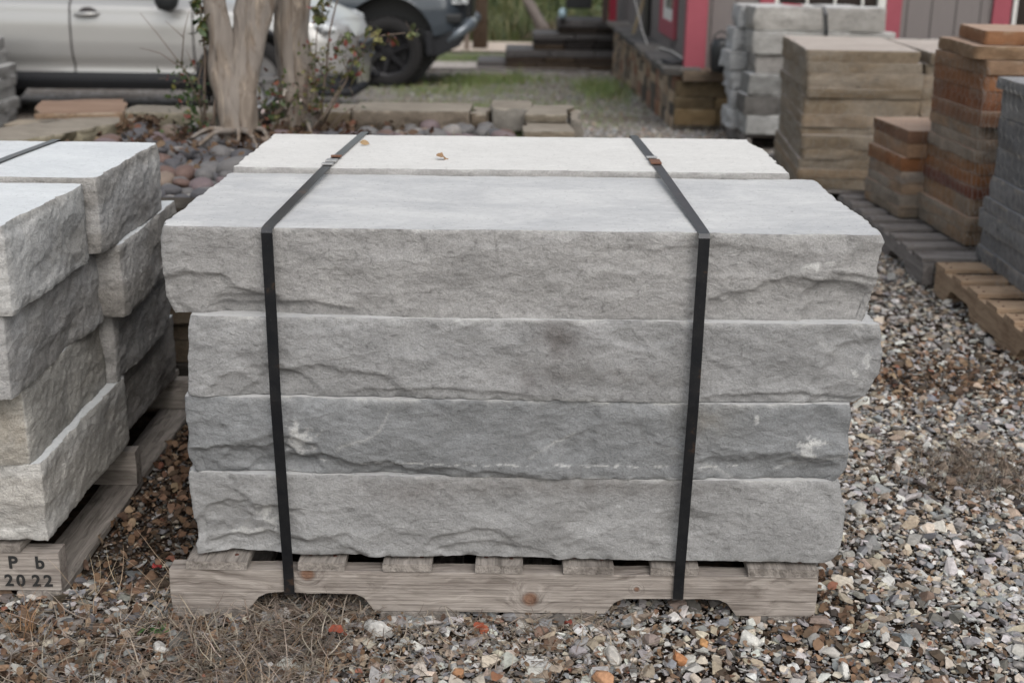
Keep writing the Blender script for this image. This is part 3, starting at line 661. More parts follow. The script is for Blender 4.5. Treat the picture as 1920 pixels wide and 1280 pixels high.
edging(.275, 3.15, .05, .34, .10, 0, 209, (0.198, 0.18, 0.156), 'narrow pale kerb stone standing on edge at the bed corner', z=BZ-.04)
edging(-1.42, 3.26, .42, .24, .07, 1, 210, (0.24, 0.216, 0.162), 'long cream edging stone left of the tree behind the river rocks', z=BZ-.02)
edging(-1.83, 3.26, .36, .50, .022, 16, 211, (0.216, 0.15, 0.102), 'flat orange brown flagstone lying on the edging left of the tree', z=BZ+.035, mat=stone_mat('ruddy flagstone', top=((.20, .125, .085), (.29, .195, .14))))
edging(-1.70, 2.86, .26, .40, .075, -14, 212, (0.216, 0.192, 0.138), 'moss tinted edging stone below the orange brown flagstone', z=BZ-.035)
edging(-1.86, 2.52, .30, .62, .07, -22, 213, (0.198, 0.174, 0.12), 'broad mossy tan edging stone at the far left of the rock bed', z=BZ-.03)
edging(-2.03, 2.15, .36, .52, .05, -18, 214, (0.18, 0.156, 0.108), 'olive brown edging stone partly hidden behind the left stack', z=BZ-.03)

# river rocks
M_riv = {}
rc = {'dark slate': (.085,.083,.09), 'grey': (.135,.13,.13), 'purplish grey': (.15,.115,.12), 'reddish brown': (.135,.088,.075), 'tan': (.20,.155,.125), 'pale grey': (.23,.215,.205)}
for k, c in rc.items():
    m, t, b = newmat(k+' river rock', .62, 0, .35); v = coord(t)
    f = noise(t, v, 9, 5, .6, .6); f2 = noise(t, v, 120, 3)
    cc_ = mixc(t, f, tuple(x*.7 for x in c), tuple(x*1.25 for x in c)); cc_ = mixc(t, mrange(t, f2, .55, .75, 0, .25), cc_, tuple(min(1, x*1.9) for x in c))
    t.links.new(cc_, b.inputs['Base Color']); bump(t, b, f2, .002, .5); M_riv[k] = m
def pebble_mesh(seed, el):
    bm = bmesh.new(); bmesh.ops.create_icosphere(bm, subdivisions=3, radius=.5)
    P = np.array([v.co[:] for v in bm.verts]); 
    d = 1+.16*fbm(P*1.7+seed*9.1, 2, seed)
    P = P*d[:, None]; P = np.sign(P)*np.abs(P)**.93*np.array([1, el[0], el[1]])
    for v, p in zip(bm.verts, P): v.co = p
    me = bpy.data.meshes.new('river_rock'); bm.to_mesh(me); bm.free(); me.polygons.foreach_set('use_smooth', [True]*len(me.polygons)); return me
shapes = [(pebble_mesh(i, e), nm) for i, (e, nm) in enumerate([((.8, .6), 'egg shaped'), ((.72, .45), 'flattened'), ((.9, .75), 'round'), ((.6, .5), 'oblong'), ((.85, .5), 'smooth'), ((.75, .62), 'lumpy')])]
for me, _ in shapes: me.materials.append(M_riv['grey'])
rng = random.Random(21); placed = []
def inbed(x, y): return 1.4 < y < 3.2 and -1.85+max(0, (3.2-y))*-.1 < x < .1 and not (x > -.0 and y > 2.45) and not (x < -1.55 and y > 2.05-1.6*(x+1.55))
trunks = [(-1.07, 2.83), (-.86, 3.08)]
def zone(x, y):
    if y < 1.95 and x < -.75: return 'between the two pale stacks'
    if y < 2.45 and x < -.75: return 'near the left stack corner'
    if x < -1.22: return 'left of the tree'
    if x < -.75: return 'at the tree foot'
    if x < -.42: return 'just right of the tree'
    if x < -.15: return 'before the longest edging stone'
    return 'near the bed corner flagstones'
cand = []
for _ in range(16000):
    x = rng.uniform(-1.9, .1); y = rng.uniform(1.38, 3.2)
    s = min(.10, max(.036, rng.lognormvariate(math.log(.058), .26)))
    if not inbed(x, y) or any((x-a)**2+(y-c)**2 < (.075+s*.4)**2 for a, c in trunks): continue
    if y > 2.2 and abs(x+.95) < .30 and abs(y-2.95) < .18 and rng.random() < .8: continue
    if any((x-p[0])**2+(y-p[1])**2 < (.40*(s+p[2]))**2 for p in placed): continue
    placed.append((x, y, s))
def vis(x, y):  # rocks the central stack and the left stack leave in view
    if x < -.78: return y > 1.35+max(0, (-.98-x))*2.2
    return y > 2.55-max(0, (-.60-x))*1.5
seen = [p for p in placed if vis(p[0], p[1])]; hid = [p for p in placed if not vis(p[0], p[1])]
seen.sort(key=lambda p: -p[2]/(p[1]+2.1)); hid += seen[290:]; seen = seen[:290]
names = list(rc); wts = [3.4, 4, 2.8, 1.5, .45, .8]
print('river rocks', len(seen), len(hid))
for (x, y, s) in seen:
    me, sh = rng.choice(shapes); k = rng.choices(names, wts)[0]
    sz_ = 'large' if s > .1 else ('small' if s < .065 else 'medium')
    o = bpy.data.objects.new('river_rock', me); COL.objects.link(o)
    o.location = (x, y, BZ-.045+s*rng.uniform(.28, .5)+rng.uniform(0, .015)); o.scale = (s*1.15, s*1.15, s*1.15); o.rotation_euler = (rng.uniform(-.3, .3), rng.uniform(-.3, .3), rng.uniform(0, 6.28))
    o.material_slots[0].link = 'OBJECT'; o.material_slots[0].material = M_riv[k]
    tag(o, f'{sz_} {k} {sh} river rock {zone(x, y)}', 'river rock', 'river rocks in the raised bed')
byl = {}
for o in [o for o in COL.objects if o.name.startswith('river_rock')]: byl.setdefault(o['label'], []).append(o)
OD = ['leftmost', 'second from left', 'third from left', 'fourth from left', 'fifth from left', 'sixth from left', 'seventh from left', 'eighth from left']
for lb_, L_ in byl.items():
    if len(L_) < 2: continue
    L_.sort(key=lambda o: (o.location.x-.035)/(o.location.y+2.1))
    for i, o in enumerate(L_): o['label'] = f"{OD[i] if i < len(L_)-1 else 'rightmost'} {lb_}"
# deeper and hidden rocks as one mass
tv = [(np.array([v.co[:] for v in me.vertices]), np.array([list(p.vertices) for p in me.polygons])) for me, _ in shapes[:4]]
M_rivc = vcol_mat('river rock fill', .65, .3, 60, .25, .002)
P = [(x, y, BZ-.045+s*.35) for x, y, s in hid]; S = [s for _, _, s in hid]
nr = np.random.RandomState(4); n = 900
fx = nr.uniform(-1.9, .1, n); fy = nr.uniform(1.38, 3.2, n); ok = [inbed(a, c) and not any((a-u)**2+(c-q)**2 < .01 for u, q in trunks) for a, c in zip(fx, fy)]
P = np.array(P+[(a, c, BZ-.045) for a, c, k in zip(fx, fy, ok) if k]); S = np.array(S+list(nr.uniform(.03, .06, sum(ok))))
scatter('river_rock_fill', tv, P, S, pick([(c, 1) for c in rc.values()], len(P), nr), M_rivc, smooth=True, tilt=.3, seed=2, label='smaller river rocks filling the gaps of the raised bed', cat='river rocks')
# dead leaves and twigs on the bed
M_leaf = vcol_mat('dead leaf', .8, .2, 90, .2, .001)
def leaf_template(seed):
    q = random.Random(seed); n = 6; V = []; F = []
    for i in range(n+1):
        t_ = i/n; w_ = .32*math.sin(math.pi*min(1, t_*.9+.08))**.8; zc = .22*math.sin(t_*3+q.uniform(0, 2)); cup = q.uniform(.05, .25)
        V += [(t_-.5, -w_, zc+cup*w_*1.6), (t_-.5, 0, zc), (t_-.5, w_, zc+cup*w_*1.4)]
    for i in range(n): F += [(i*3, i*3+1, i*3+4, i*3+3), (i*3+1, i*3+2, i*3+5, i*3+4)]
    return np.array(V), np.array(F)
leaft = [leaf_template(i) for i in range(6)]
brown = [((.13,.078,.05), 3), ((.18,.115,.075), 3), ((.09,.06,.042), 3), ((.24,.17,.115), 1.2), ((.20,.09,.06), .4)]
n = 420; P = np.stack([nr.normal(-1.0, .32, n), nr.normal(2.75, .25, n), np.full(n, BZ+.005)], 1); P[:, 1] = np.clip(P[:, 1], 1.5, 3.15); P[:, 2] += nr.uniform(0, .02, n)
P = np.concatenate([P, np.stack([nr.uniform(-1.56, -1.42, 90), nr.uniform(2.85, 3.1, 90), BZ+nr.uniform(-.01, .05, 90)], 1)])
scatter('leaf_litter', leaft, P, nr.uniform(.02, .045, len(P)), pick(brown, len(P), nr)*.55, M_leaf, tilt=.6, smooth=True, seed=3, label='brown dead leaves round the foot of the tree', cat='leaves')

# ------------------------------------------------------------------ gravel
chips = chip_templates(16, 12, .40)
M_grav = vcol_mat('gravel chip', .8, .25, 140, .22, .0012)
pal = [((.47,.465,.455), 1.9), ((.35,.345,.34), 3), ((.23,.225,.225), 3), ((.19,.195,.205), 2), ((.30,.25,.20), 2.4), ((.24,.20,.165), 1.6), ((.17,.13,.10), .8), ((.32,.22,.15), .3), ((.10,.095,.09), .8), ((.40,.36,.31), 2.2), ((.24,.16,.12), .2)]
paldark = [((.10,.075,.055), 3), ((.16,.11,.075), 2), ((.22,.20,.18), 1.4), ((.24,.15,.10), .8), ((.06,.05,.045), 2), ((.34,.33,.31), .7), ((.17,.17,.175), 1.0)]
def zone_pts(x0, x1, y0, y1, dens, rng):
    n = int((x1-x0)*(y1-y0)*dens); return np.stack([rng.uniform(x0, x1, n), rng.uniform(y0, y1, n)], 1)
def outside(q, pad=.0):
    x, y = q[:, 0], q[:, 1]
    a = (x > -.52) & (x < .54) & (y > .10) & (y < 1.25)
    c = (x < -.838) & (y > .08); d = (x > 1.66) & (y > .3); e = (y > 1.19) & (x < .27) & (y < 3.5)
    return ~(a | c | d | e)
q = np.concatenate([zone_pts(-1.25, 1.45, -.55, .14, 8600, nr), zone_pts(-.95, -.5, .1, 1.25, 4500, nr), zone_pts(.5, 1.75, .1, 1.6, 8200, nr), zone_pts(.5, 1.75, 1.6, 3.2, 4600, nr)])
q = q[outside(q)]
small = np.exp(nr.normal(np.log(.0060), .48, len(q))); small = np.clip(small, .0025, .022)
nzf = fbm(np.stack([q[:, 0]*1.7, q[:, 1]*1.7, 0*q[:, 0]], 1), 3, 77)
lit = ((q[:, 0] < -.5) & (q[:, 1] > .12)).astype(float)             # dark, littered strip between the pallets
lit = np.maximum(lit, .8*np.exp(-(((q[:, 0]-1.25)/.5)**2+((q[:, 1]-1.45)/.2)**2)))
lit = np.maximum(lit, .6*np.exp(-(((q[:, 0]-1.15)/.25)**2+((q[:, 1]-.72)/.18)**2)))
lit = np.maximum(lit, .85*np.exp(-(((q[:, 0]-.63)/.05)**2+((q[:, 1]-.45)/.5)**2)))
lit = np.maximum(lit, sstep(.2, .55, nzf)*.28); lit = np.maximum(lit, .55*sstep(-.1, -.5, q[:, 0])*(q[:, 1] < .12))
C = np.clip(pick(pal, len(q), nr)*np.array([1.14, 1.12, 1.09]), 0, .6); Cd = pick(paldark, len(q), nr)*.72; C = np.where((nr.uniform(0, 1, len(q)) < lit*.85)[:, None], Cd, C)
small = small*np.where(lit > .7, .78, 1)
P = np.concatenate([q, (np.abs(nr.normal(0, .0045, len(q)))-.001+.35*small+.005*nzf)[:, None]], 1)
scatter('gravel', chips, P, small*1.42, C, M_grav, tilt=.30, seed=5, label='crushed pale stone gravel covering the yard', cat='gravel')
q = np.concatenate([zone_pts(-1.25, 1.5, -.55, .14, 16000, nr), zone_pts(.5, 1.75, .1, 1.5, 14000, nr), zone_pts(-.95, -.5, .1, 1.2, 9000, nr)]); q = q[outside(q)]
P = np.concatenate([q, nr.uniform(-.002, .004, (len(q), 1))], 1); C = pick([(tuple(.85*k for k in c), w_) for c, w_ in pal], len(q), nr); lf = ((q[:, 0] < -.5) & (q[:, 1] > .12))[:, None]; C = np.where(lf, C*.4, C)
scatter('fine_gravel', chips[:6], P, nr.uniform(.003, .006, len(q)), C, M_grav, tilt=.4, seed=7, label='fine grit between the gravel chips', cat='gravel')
q = np.concatenate([zone_pts(.3, 1.7, 3.2, 8.0, 1100, nr), zone_pts(-1.6, 1.3, 8.0, 15, 160, nr)]); q = q[~((q[:, 1] < 3.6) & (q[:, 0] < .3))]
P = np.concatenate([q, (gz(q[:, 1])+.002)[:, None]], 1)
scatter('gravel', chips, P, np.clip(np.exp(nr.normal(np.log(.012), .35, len(q))), .005, .03), pick(pal, len(q), nr), M_grav, tilt=.4, seed=6, label='coarser gravel of the drive towards the steps', cat='gravel')
# the stones big enough to point at
G4 = 'bigger loose stones lying on the gravel'
bigc = chip_templates(9, 16, .62, 11)
big = [(712,1186,.052,(.52,.51,.49),'squarish white stone in front of the central pallet'), (1322,1205,.028,(.40,.22,.10),'orange brown stone before the right notch of the central pallet'),
 (1275,1238,.033,(.36,.17,.08),'rusty orange stone near the bottom edge below the right strap'), (1080,1222,.040,(.27,.25,.26),'rounded purplish grey stone in front of the central pallet'),
 (1015,1185,.034,(.20,.13,.10),'dark brown stone close under the central pallet rail'), (1405,1200,.044,(.50,.49,.46),'white chunk in front of the right end of the central pallet'),
 (860,1262,.030,(.32,.17,.09),'small orange stone near the bottom edge left of centre'), (1150,1232,.040,(.42,.40,.37),'long pale stone near the bottom centre'),
 (1220,1200,.034,(.21,.17,.155),'brown grey cube shaped stone right of centre before the pallet'), (1580,1258,.040,(.56,.55,.52),'bright white stone near the bottom right'),
 (1130,1275,.042,(.38,.21,.12),'rust coloured stone cut by the bottom edge of the view'), (1610,960,.05,(.33,.32,.30),'large grey stone beside the right end of the lowest slab'),
 (1880,1035,.045,(.20,.20,.21),'dark grey stone at the right edge beside the dead grass'), (1560,1225,.036,(.40,.38,.35),'pale wedge shaped stone right of the pallet near the bottom'),
 (300,1215,.032,(.46,.45,.43),'white pebble among the straw at the lower left'), (135,1255,.034,(.30,.29,.28),'grey stone half buried in straw at lower left'),
 (1480,600,.0,(0,0,0),''), (905,1180,.024,(.34,.10,.055),'red brown chip lying under the middle of the pallet rail')]
cv = Vector((0.0354, -2.1008, 1.2205))
for i, (px, py, s, c, lab) in enumerate(big):
    if not s: continue
    d = fw*2336.46+cr*(px-960)+cu*(640-py); tt = (.012-cv.z)/d.z; p = cv+d*tt
    tvv, tf = bigc[i % 9]
    V = tvv*s*.62; C = np.ones((len(V), 3))*np.array(c)
    me = np_mesh('loose_stone', V, tf, False, C); bm = bmesh.new(); bm.from_mesh(me); bmesh.ops.bevel(bm, geom=list(bm.edges), offset=s*.04, segments=1, affect='EDGES'); bm.to_mesh(me); bm.free()
    a = me.attributes.get('Col') or me.attributes.new('Col', 'FLOAT_COLOR', 'POINT'); a.data.foreach_set('color', np.tile(np.array([*c, 1], np.float32), len(me.vertices)))
    o = link('loose_stone', me, M_grav, None, (round(p.x, 3), round(p.y, 3), .008+s*.18), (rng.uniform(-.2, .2), rng.uniform(-.2, .2), rng.uniform(0, 6))); tag(o, lab, 'stone', G4)
# brown leaf fragments on the gravel
def litter(n, cx, cy, sx_, sy_, size, palx, name, lab, z=.012, seed=0):
    P = np.stack([nr.normal(cx, sx_, n), nr.normal(cy, sy_, n), z+np.abs(nr.normal(0, .004, n))], 1); P = P[outside(P)]
    scatter(name, leaft, P, nr.uniform(*size, len(P)), pick(palx, len(P), nr), M_leaf, tilt=.5, smooth=True, seed=seed, label=lab, cat='leaves')
litter(900, -.72, .72, .1, .34, (.010, .028), brown, 'leaf_litter', 'brown leaf litter in the gap between the two pallets', seed=11)
litter(520, 1.22, 1.42, .30, .14, (.012, .028), brown, 'leaf_litter', 'band of brown leaf litter across the gravel at right', seed=12)
litter(500, .64, .45, .035, .4, (.012, .03), brown, 'leaf_litter', 'reddish leaf litter along the right side of the central pallet', seed=13)
litter(700, 1.0, .6, .5, .6, (.006, .015), brown, 'leaf_litter', 'scattered leaf fragments over the gravel at right', seed=14)
litter(900, -.65, -.22, .28, .12, (.008, .02), brown, 'leaf_litter', 'brown leaf fragments among the straw at lower left', seed=16)
litter(700, .0, -.12, .6, .1, (.006, .015), brown, 'leaf_litter', 'scattered leaf fragments before the central pallet', seed=15)
# separate leaves that catch the eye
def leaf(px, py, z, s, c, lab, rot, seed):
    d = fw*2336.46+cr*(px-960)+cu*(640-py); tt = (z-cv.z)/d.z; p = cv+d*tt; V, F = leaf_template(seed)
    me = np_mesh('leaf', V*s, F, True, np.ones((len(V), 3))*np.array(c)); o = link('leaf', me, M_leaf, None, (round(p.x, 3), round(p.y, 3), z+.004), rot); tag(o, lab, 'leaf', 'fallen leaves')
leaf(634, 1187, .024, .036, (.24, .065, .04), 'curled red leaf on the gravel before the left notch of the pallet', (.2, .1, .3), 1)
leaf(898, 1175, .024, .026, (.26, .07, .04), 'small bright red leaf just below the middle of the pallet rail', (.2, -.2, .9), 2)
leaf(1065, 1172, .024, .022, (.22, .06, .045), 'red leaf close under the pallet rail right of centre', (.1, .1, 2.1), 3)
leaf(295, 1065, .022, .026, (.26, .035, .035), 'bright red leaf left of the corner of the central pallet', (.3, .1, 1.1), 4)
leaf(830, 299, .771, .028, (.26, .165, .095), 'curled tan leaf on top of the rear slab', (.5, 0, .2), 5)
leaf(684, 272, .771, .022, (.30, .21, .12), 'thin tan leaf beside the left strap on the rear slab', (1.0, 0, .1), 6)
leaf(930, 1275, .022, .034, (.24, .12, .07), 'rusty brown leaf at the bottom edge left of centre', (.2, .1, 1.3), 7)
leaf(1430, 660, .02, .0301, (.5, .3, .2), 'pale brown leaf', (.2, .1, 1.3), 8) if False else None

# straw, dead grass
M_straw = vcol_mat('straw', .75, .2, 60, .15, 0)
ps = [((.25,.21,.17), 3), ((.17,.14,.115), 3), ((.33,.28,.23), 1.2), ((.10,.08,.065), 3), ((.21,.15,.105), 1)]
def straw(n, fx, fy, ln, lab, seed, z=.010, lean=(1.25, .25), wd=.0026, pal_=ps, curl=.12, name='dry_grass'):
    P = np.stack([fx(n), fy(n), z+np.abs(nr.normal(0, .008, n))], 1)
    blades(name, P, nr.uniform(*ln, len(P)), nr.uniform(.5, 1.2, len(P))*wd, pick(pal_, len(P), nr), M_straw, nr.normal(lean[0], lean[1], len(P)), curl, seed=seed, label=lab, cat='dry grass')
straw(2500, lambda n: -.28-np.abs(nr.normal(0, .33, n)), lambda n: nr.uniform(-.5, -.03, n), (.025, .11), 'matted dead grass over the gravel at lower left', 21)
straw(1100, lambda n: nr.uniform(-.45, .3, n), lambda n: nr.normal(-.10, .07, n), (.015, .05), 'sparse straw before the central pallet', 22)
straw(500, lambda n: nr.uniform(-.46, -.2, n), lambda n: nr.uniform(-.03, .12, n), (.02, .07), 'tangled straw in the left notch of the central pallet', 23)
straw(1100, lambda n: nr.normal(1.17, .09, n), lambda n: nr.normal(.72, .09, n), (.02, .08), 'tuft of dead grass on the gravel at the right edge', 24, lean=(1.0, .4), wd=.0018)
straw(900, lambda n: nr.uniform(.6, 1.6, n), lambda n: nr.uniform(-.3, 2.0, n), (.015, .06), 'stray straws on the gravel at right', 25, wd=.0016)
straw(42, lambda n: nr.normal(-.86, .018, n), lambda n: nr.normal(-.085, .014, n), (.04, .09), 'upright orange straw tuft before the stamped pallet rail', 26, lean=(.55, .4), wd=.002, pal_=[((.26,.15,.08), 2), ((.26,.2,.14), 1)])
straw(45, lambda n: nr.uniform(-.8, -.6, n), lambda n: nr.normal(.0, .05, n), (.06, .14), 'long thin stalks between the two pallets', 27, lean=(.8, .4), wd=.002, pal_=[((.36,.28,.2), 1)])
straw(220, lambda n: nr.normal(1.27, .02, n), lambda n: nr.normal(2.35, .2, n), (.1, .3), 'wisps of dry grass by the far pallets', 28, lean=(.7, .4), wd=.002) if False else None
# a few twigs
M_twig = plain('twig', (.13, .10, .08), .85)
# ------------------------------------------------------------------ crape myrtle
M_bark, t, b = newmat('peeling bark', .8, 0, .25); v = coord(t, rnd=False)
vb = mapping(t, v, (1, 1, .22))
br = ramp(t, [(.30, (.05, .038, .03)), (.40, (.15, .122, .10)), (.54, (.22, .185, .155)), (.66, (.34, .285, .23))]); t.links.new(noise(t, vb, 26, 5, .6, 1.2), br.inputs[0])
pc = mixc(t, mrange(t, noise(t, vb, 13, 4, .5, .8), .48, .54, 0, .75), br.outputs[0], (.23, .205, .185))
pc = mixc(t, mrange(t, noise(t, mapping(t, v, (1, 1, .3)), 8, 5, .6, 1.5), .55, .62, 0, .6), pc, (.12, .085, .06)); t.links.new(pc, b.inputs['Base Color']); bump(t, b, noise(t, mapping(t, v, (1, 1, .15)), 40, 5, .6, 1), .012, .8)
M_green = vcol_mat('leaf', .55, .4, 60, .15, 0)
def limb(pts, rad, n=20, seed=0, res=10):
    """fluted, lumpy limb along a smooth path"""
    P = np.array(pts, float); k = len(P); tt = np.linspace(0, k-1, (k-1)*res+1); Q = np.stack([np.interp(tt, range(k), P[:, j]) for j in range(3)], 1); rr = np.interp(tt, range(k), rad)
    for _ in range(res//2): Q[1:-1] = (Q[:-2]+2*Q[1:-1]+Q[2:])/4; rr[1:-1] = (rr[:-2]+2*rr[1:-1]+rr[2:])/4
    V = []
    for i in range(len(Q)):
        d = Q[min(i+1, len(Q)-1)]-Q[max(i-1, 0)]; d /= np.linalg.norm(d); a = np.cross(d, (0, 1, .01)); a /= np.linalg.norm(a); c = np.cross(d, a)
        for j in range(n):
            th = 2*math.pi*j/n; V.append(Q[i]+(a*math.cos(th)+c*math.sin(th))*rr[i]*(1+.13*math.sin(3*th+seed+Q[i][2]*4)+.06*math.sin(5*th+seed*2-Q[i][2]*9)))
    V = np.array(V); s_ = fbm(V*np.array([22, 22, 7])+seed, 3, seed); 
    Qr = np.repeat(Q, n, 0); V = Qr+(V-Qr)*(1+.24*s_)[:, None]
    F = np.array([(i*n+j, i*n+(j+1) % n, (i+1)*n+(j+1) % n, (i+1)*n+j) for i in range(len(Q)-1) for j in range(n)]); return V, F
Tr = [ ([(-1.085, 2.80, .42), (-1.08, 2.80, .52), (-1.085, 2.80, .64), (-1.115, 2.80, .78), (-1.105, 2.78, .90), (-1.12, 2.76, 1.06), (-1.19, 2.7, 1.7), (-1.45, 2.6, 2.5)], [.075, .062, .064, .060, .046, .038, .036, .028], 1),
 ([(-1.05, 2.80, .42), (-1.05, 2.80, .52), (-1.045, 2.80, .64), (-1.03, 2.82, .76), (-1.0, 2.83, .88), (-.955, 2.85, 1.08), (-.94, 2.8, 1.7), (-.8, 2.7, 2.6)], [.08, .062, .064, .064, .064, .073, .062, .04], 4),
 ([(-.865, 3.08, .42), (-.865, 3.08, .53), (-.875, 3.08, .66), (-.885, 3.08, .80), (-.885, 3.06, .95), (-.87, 3.05, 1.12), (-.86, 3.1, 1.7), (-.65, 3.2, 2.6)], [.10, .080, .072, .068, .068, .068, .062, .045], 7)]
Vs = []; Fs = []; n = 0
for p, r_, s_ in Tr:
    V, F = limb(p, r_, 22, s_); Vs.append(V); Fs.append(F+n); n += len(V)
# twisted root flare and low branches
for k, (a, c) in enumerate([((-1.09, 2.76), (-1.24, 2.66)), ((-1.05, 2.74), (-1.02, 2.60)), ((-1.0, 2.8), (-.9, 2.62)), ((-.86, 3.05), (-.78, 2.86)), ((-.86, 3.05), (-.98, 2.9)), ((-1.07, 2.75), (-1.16, 2.5)), ((-1.04, 2.74), (-.93, 2.52))]):
    V, F = limb([(*a, BZ+.03), ((a[0]+c[0])/2, (a[1]+c[1])/2+.02, BZ+.045), (*c, BZ-.0)], [.016, .010, .004], 8, k, 6); Vs.append(V); Fs.append(F+n); n += len(V)
tree = empty('crape_myrtle', (0, 0, 0), 0, 'multi stemmed crape myrtle with smooth peeling bark growing in the rock bed', 'tree')
link('trunk', np_mesh('trunk', np.concatenate(Vs), np.concatenate(Fs), True), M_bark, tree)
mb = MB(); rng = random.Random(3)
ends = [(-1.45, 2.6, 2.5), (-.8, 2.7, 2.6), (-.65, 3.2, 2.6)]; tips = []
for e in ends:
    for k in range(7):
        d = Vector((rng.uniform(-1, 1), rng.uniform(-1, 1), rng.uniform(.5, 1.3))).normalized(); p1 = Vector(e)+d*.6; p2 = p1+(d+Vector((rng.uniform(-.5, .5), rng.uniform(-.5, .5), .1))).normalized()*.6
        mb.tube([e, p1, p2], [.022, .013, .005], 6); tips += [p1, p2, (p1+p2)/2]
mb.build('branch', M_bark, tree, smooth=True)
P = []; 
for tp in tips:
    for _ in range(26): P.append((tp.x+rng.gauss(0, .25), tp.y+rng.gauss(0, .25), tp.z+rng.gauss(0, .2)))
P = np.array(P); o = scatter('crown', leaft[:3], P, nr.uniform(.04, .07, len(P)), pick([((.05,.09,.025), 3), ((.09,.12,.03), 2), ((.2,.08,.03), .5)], len(P), nr), M_green, kind=None, tilt=1.2, seed=9); o.parent = tree

# shrub shoots with red tinged leaves beside the trunks
def shoots(name, lab, stems, leaves, seed, pal_):
    r = random.Random(seed); t_ = empty(name, stems[0][0][0], 0, lab, 'shrub', 'leafy shoots round the tree'); o0 = Vector(stems[0][0][0]); mb = MB()
    for pts, rad in stems:
        mb.tube([Vector(p)-o0 for p in pts], [rad*(1-.6*i/(len(pts)-1)) for i in range(len(pts))], 6)
    P = []; S = []
    tw = mb
    for (c, sp, n_, sz_) in leaves:
        for _ in range(max(2, n_//5)):
            a = Vector([c[k]+r.gauss(0, sp*.9)-o0[k] for k in range(3)]); d = Vector((r.uniform(-1, 1), r.uniform(-1, 1), r.uniform(-.3, 1.4))).normalized()*r.uniform(.04, .11); tw.tube([a-d*.5, a+Vector((r.gauss(0, .006), r.gauss(0, .006), 0)), a+d*.5], [.0016, .0013, .0008], 4)
    mb.build('stem', M_twig, t_, smooth=True)
    for (c, sp, n_, sz_) in leaves:
        n_ = int(n_*1.5)
        for _ in range(n_): P.append([c[k]+r.gauss(0, sp)-o0[k] for k in range(3)]); S.append(sz_*1.45*r.uniform(.6, 1.2))
    P = np.array(P); o = scatter('foliage', leaft, P, np.array(S), pick(pal_, len(P), nr), M_green, kind=None, tilt=1.0, seed=seed, smooth=True); o.parent = t_
gr = [((.035,.06,.02), 3), ((.06,.085,.03), 2.5), ((.14,.13,.04), 1.2), ((.15,.04,.03), .5)]
grr = [((.08,.10,.03), 2), ((.14,.13,.05), 2), ((.16,.045,.035), .8), ((.05,.06,.03), 1)]
# world points near the picture plane of the tree
def at(px, py, y):
    d = fw*2336.46+cr*(px-960)+cu*(640-py); p = cv+d*((y-cv.y)/d.y); return (round(p.x, 3), round(p.y, 3), round(p.z, 3))
shoots('shrub', 'dark leafed shoot left of the tree with twigs crossing the silver car', [
  ([at(385,240,2.8), at(383,180,2.8), at(385,110,2.78), at(378,40,2.76), at(372,-30,2.74)], .007), ([at(380,235,2.8), at(372,150,2.8), at(392,70,2.8), at(398,10,2.8)], .004),
  ([at(378,200,2.75), at(345,130,2.7), at(300,70,2.7), at(263,25,2.7)], .0026), ([at(340,128,2.7), at(345,60,2.7), at(355,20,2.7)], .0026), ([at(338,126,2.7), at(300,100,2.7), at(262,90,2.7)], .0022), ([at(343,70,2.7), at(310,40,2.7)], .002), ([at(365,130,2.7), at(350,95,2.7)], .0018),
  ([at(400,250,2.76), at(402,200,2.76), at(410,140,2.76), at(425,110,2.76)], .006), ([at(395,235,2.76), at(415,190,2.8), at(430,150,2.85)], .007)],
  [(at(378,15,2.76), .02, 16, .030), (at(385,50,2.76), .018, 9, .032), (at(380,68,2.76), .02, 6, .03), (at(355,150,2.8), .04, 34, .016), (at(360,175,2.8), .04, 30, .016), (at(375,215,2.8), .05, 40, .018), (at(345,238,2.8), .05, 16, .016)], 31, gr)
shoots('shrub', 'red leafed shoots right of the tree in front of the silver bumper', [
  ([at(600,245,2.95), at(605,180,2.95), at(612,130,2.95), at(618,60,2.95), at(630,10,2.95), at(640,-20,2.95)], .006), ([at(602,240,2.95), at(625,195,2.9), at(650,150,2.9), at(668,100,2.9), at(690,70,2.9), at(760,62,2.9)], .005),
  ([at(608,250,2.9), at(640,215,2.9), at(665,200,2.9)], .004), ([at(598,230,2.95), at(590,150,2.95), at(594,60,2.95), at(605,20,2.95)], .004), ([at(560,180,3.0), at(590,215,2.98), at(610,245,2.95)], .008), ([at(580,250,2.9), at(608,215,2.9), at(640,160,2.9)], .006), ([at(606,130,2.95), at(585,100,2.95), at(575,70,2.95)], .003), ([at(655,140,2.9), at(640,110,2.9)], .003)],
  [(at(600,25,2.95), .018, 10, .03), (at(610,10,2.95), .02, 8, .028), (at(655,75,2.9), .02, 10, .022), (at(700,62,2.9), .015, 4, .03), (at(735,78,2.9), .008, 2, .045), (at(770,58,2.9), .012, 7, .022), (at(712,80,2.9), .004, 2, .032), (at(668,105,2.9), .03, 26, .018), (at(640,95,2.9), .03, 16, .018), (at(605,125,2.95), .04, 40, .016), (at(612,150,2.95), .03, 24, .018), (at(585,105,2.95), .03, 18, .014), (at(620,170,2.95), .03, 14, .016), (at(590,200,2.95), .04, 36, .018), (at(662,140,2.9), .012, 6, .02), (at(648,165,2.9), .03, 8, .016)], 32, grr)
shoots('shrub', 'low green and white flecked shoots between the two tree trunks', [([at(520,245,2.95), at(525,200,2.98), at(520,150,3.0)], .005), ([at(515,215,2.95), at(540,195,2.98), at(560,170,3.0)], .010), ([at(525,240,2.95), at(512,190,2.98)], .004)],
  [(at(520,170,3.0), .05, 44, .018), (at(525,205,2.98), .05, 60, .016), (at(500,235,2.9), .05, 34, .015)], 33, [((.05,.075,.025), 3), ((.12,.12,.04), 1), ((.5,.45,.42), .5), ((.14,.05,.03), 1.5)])
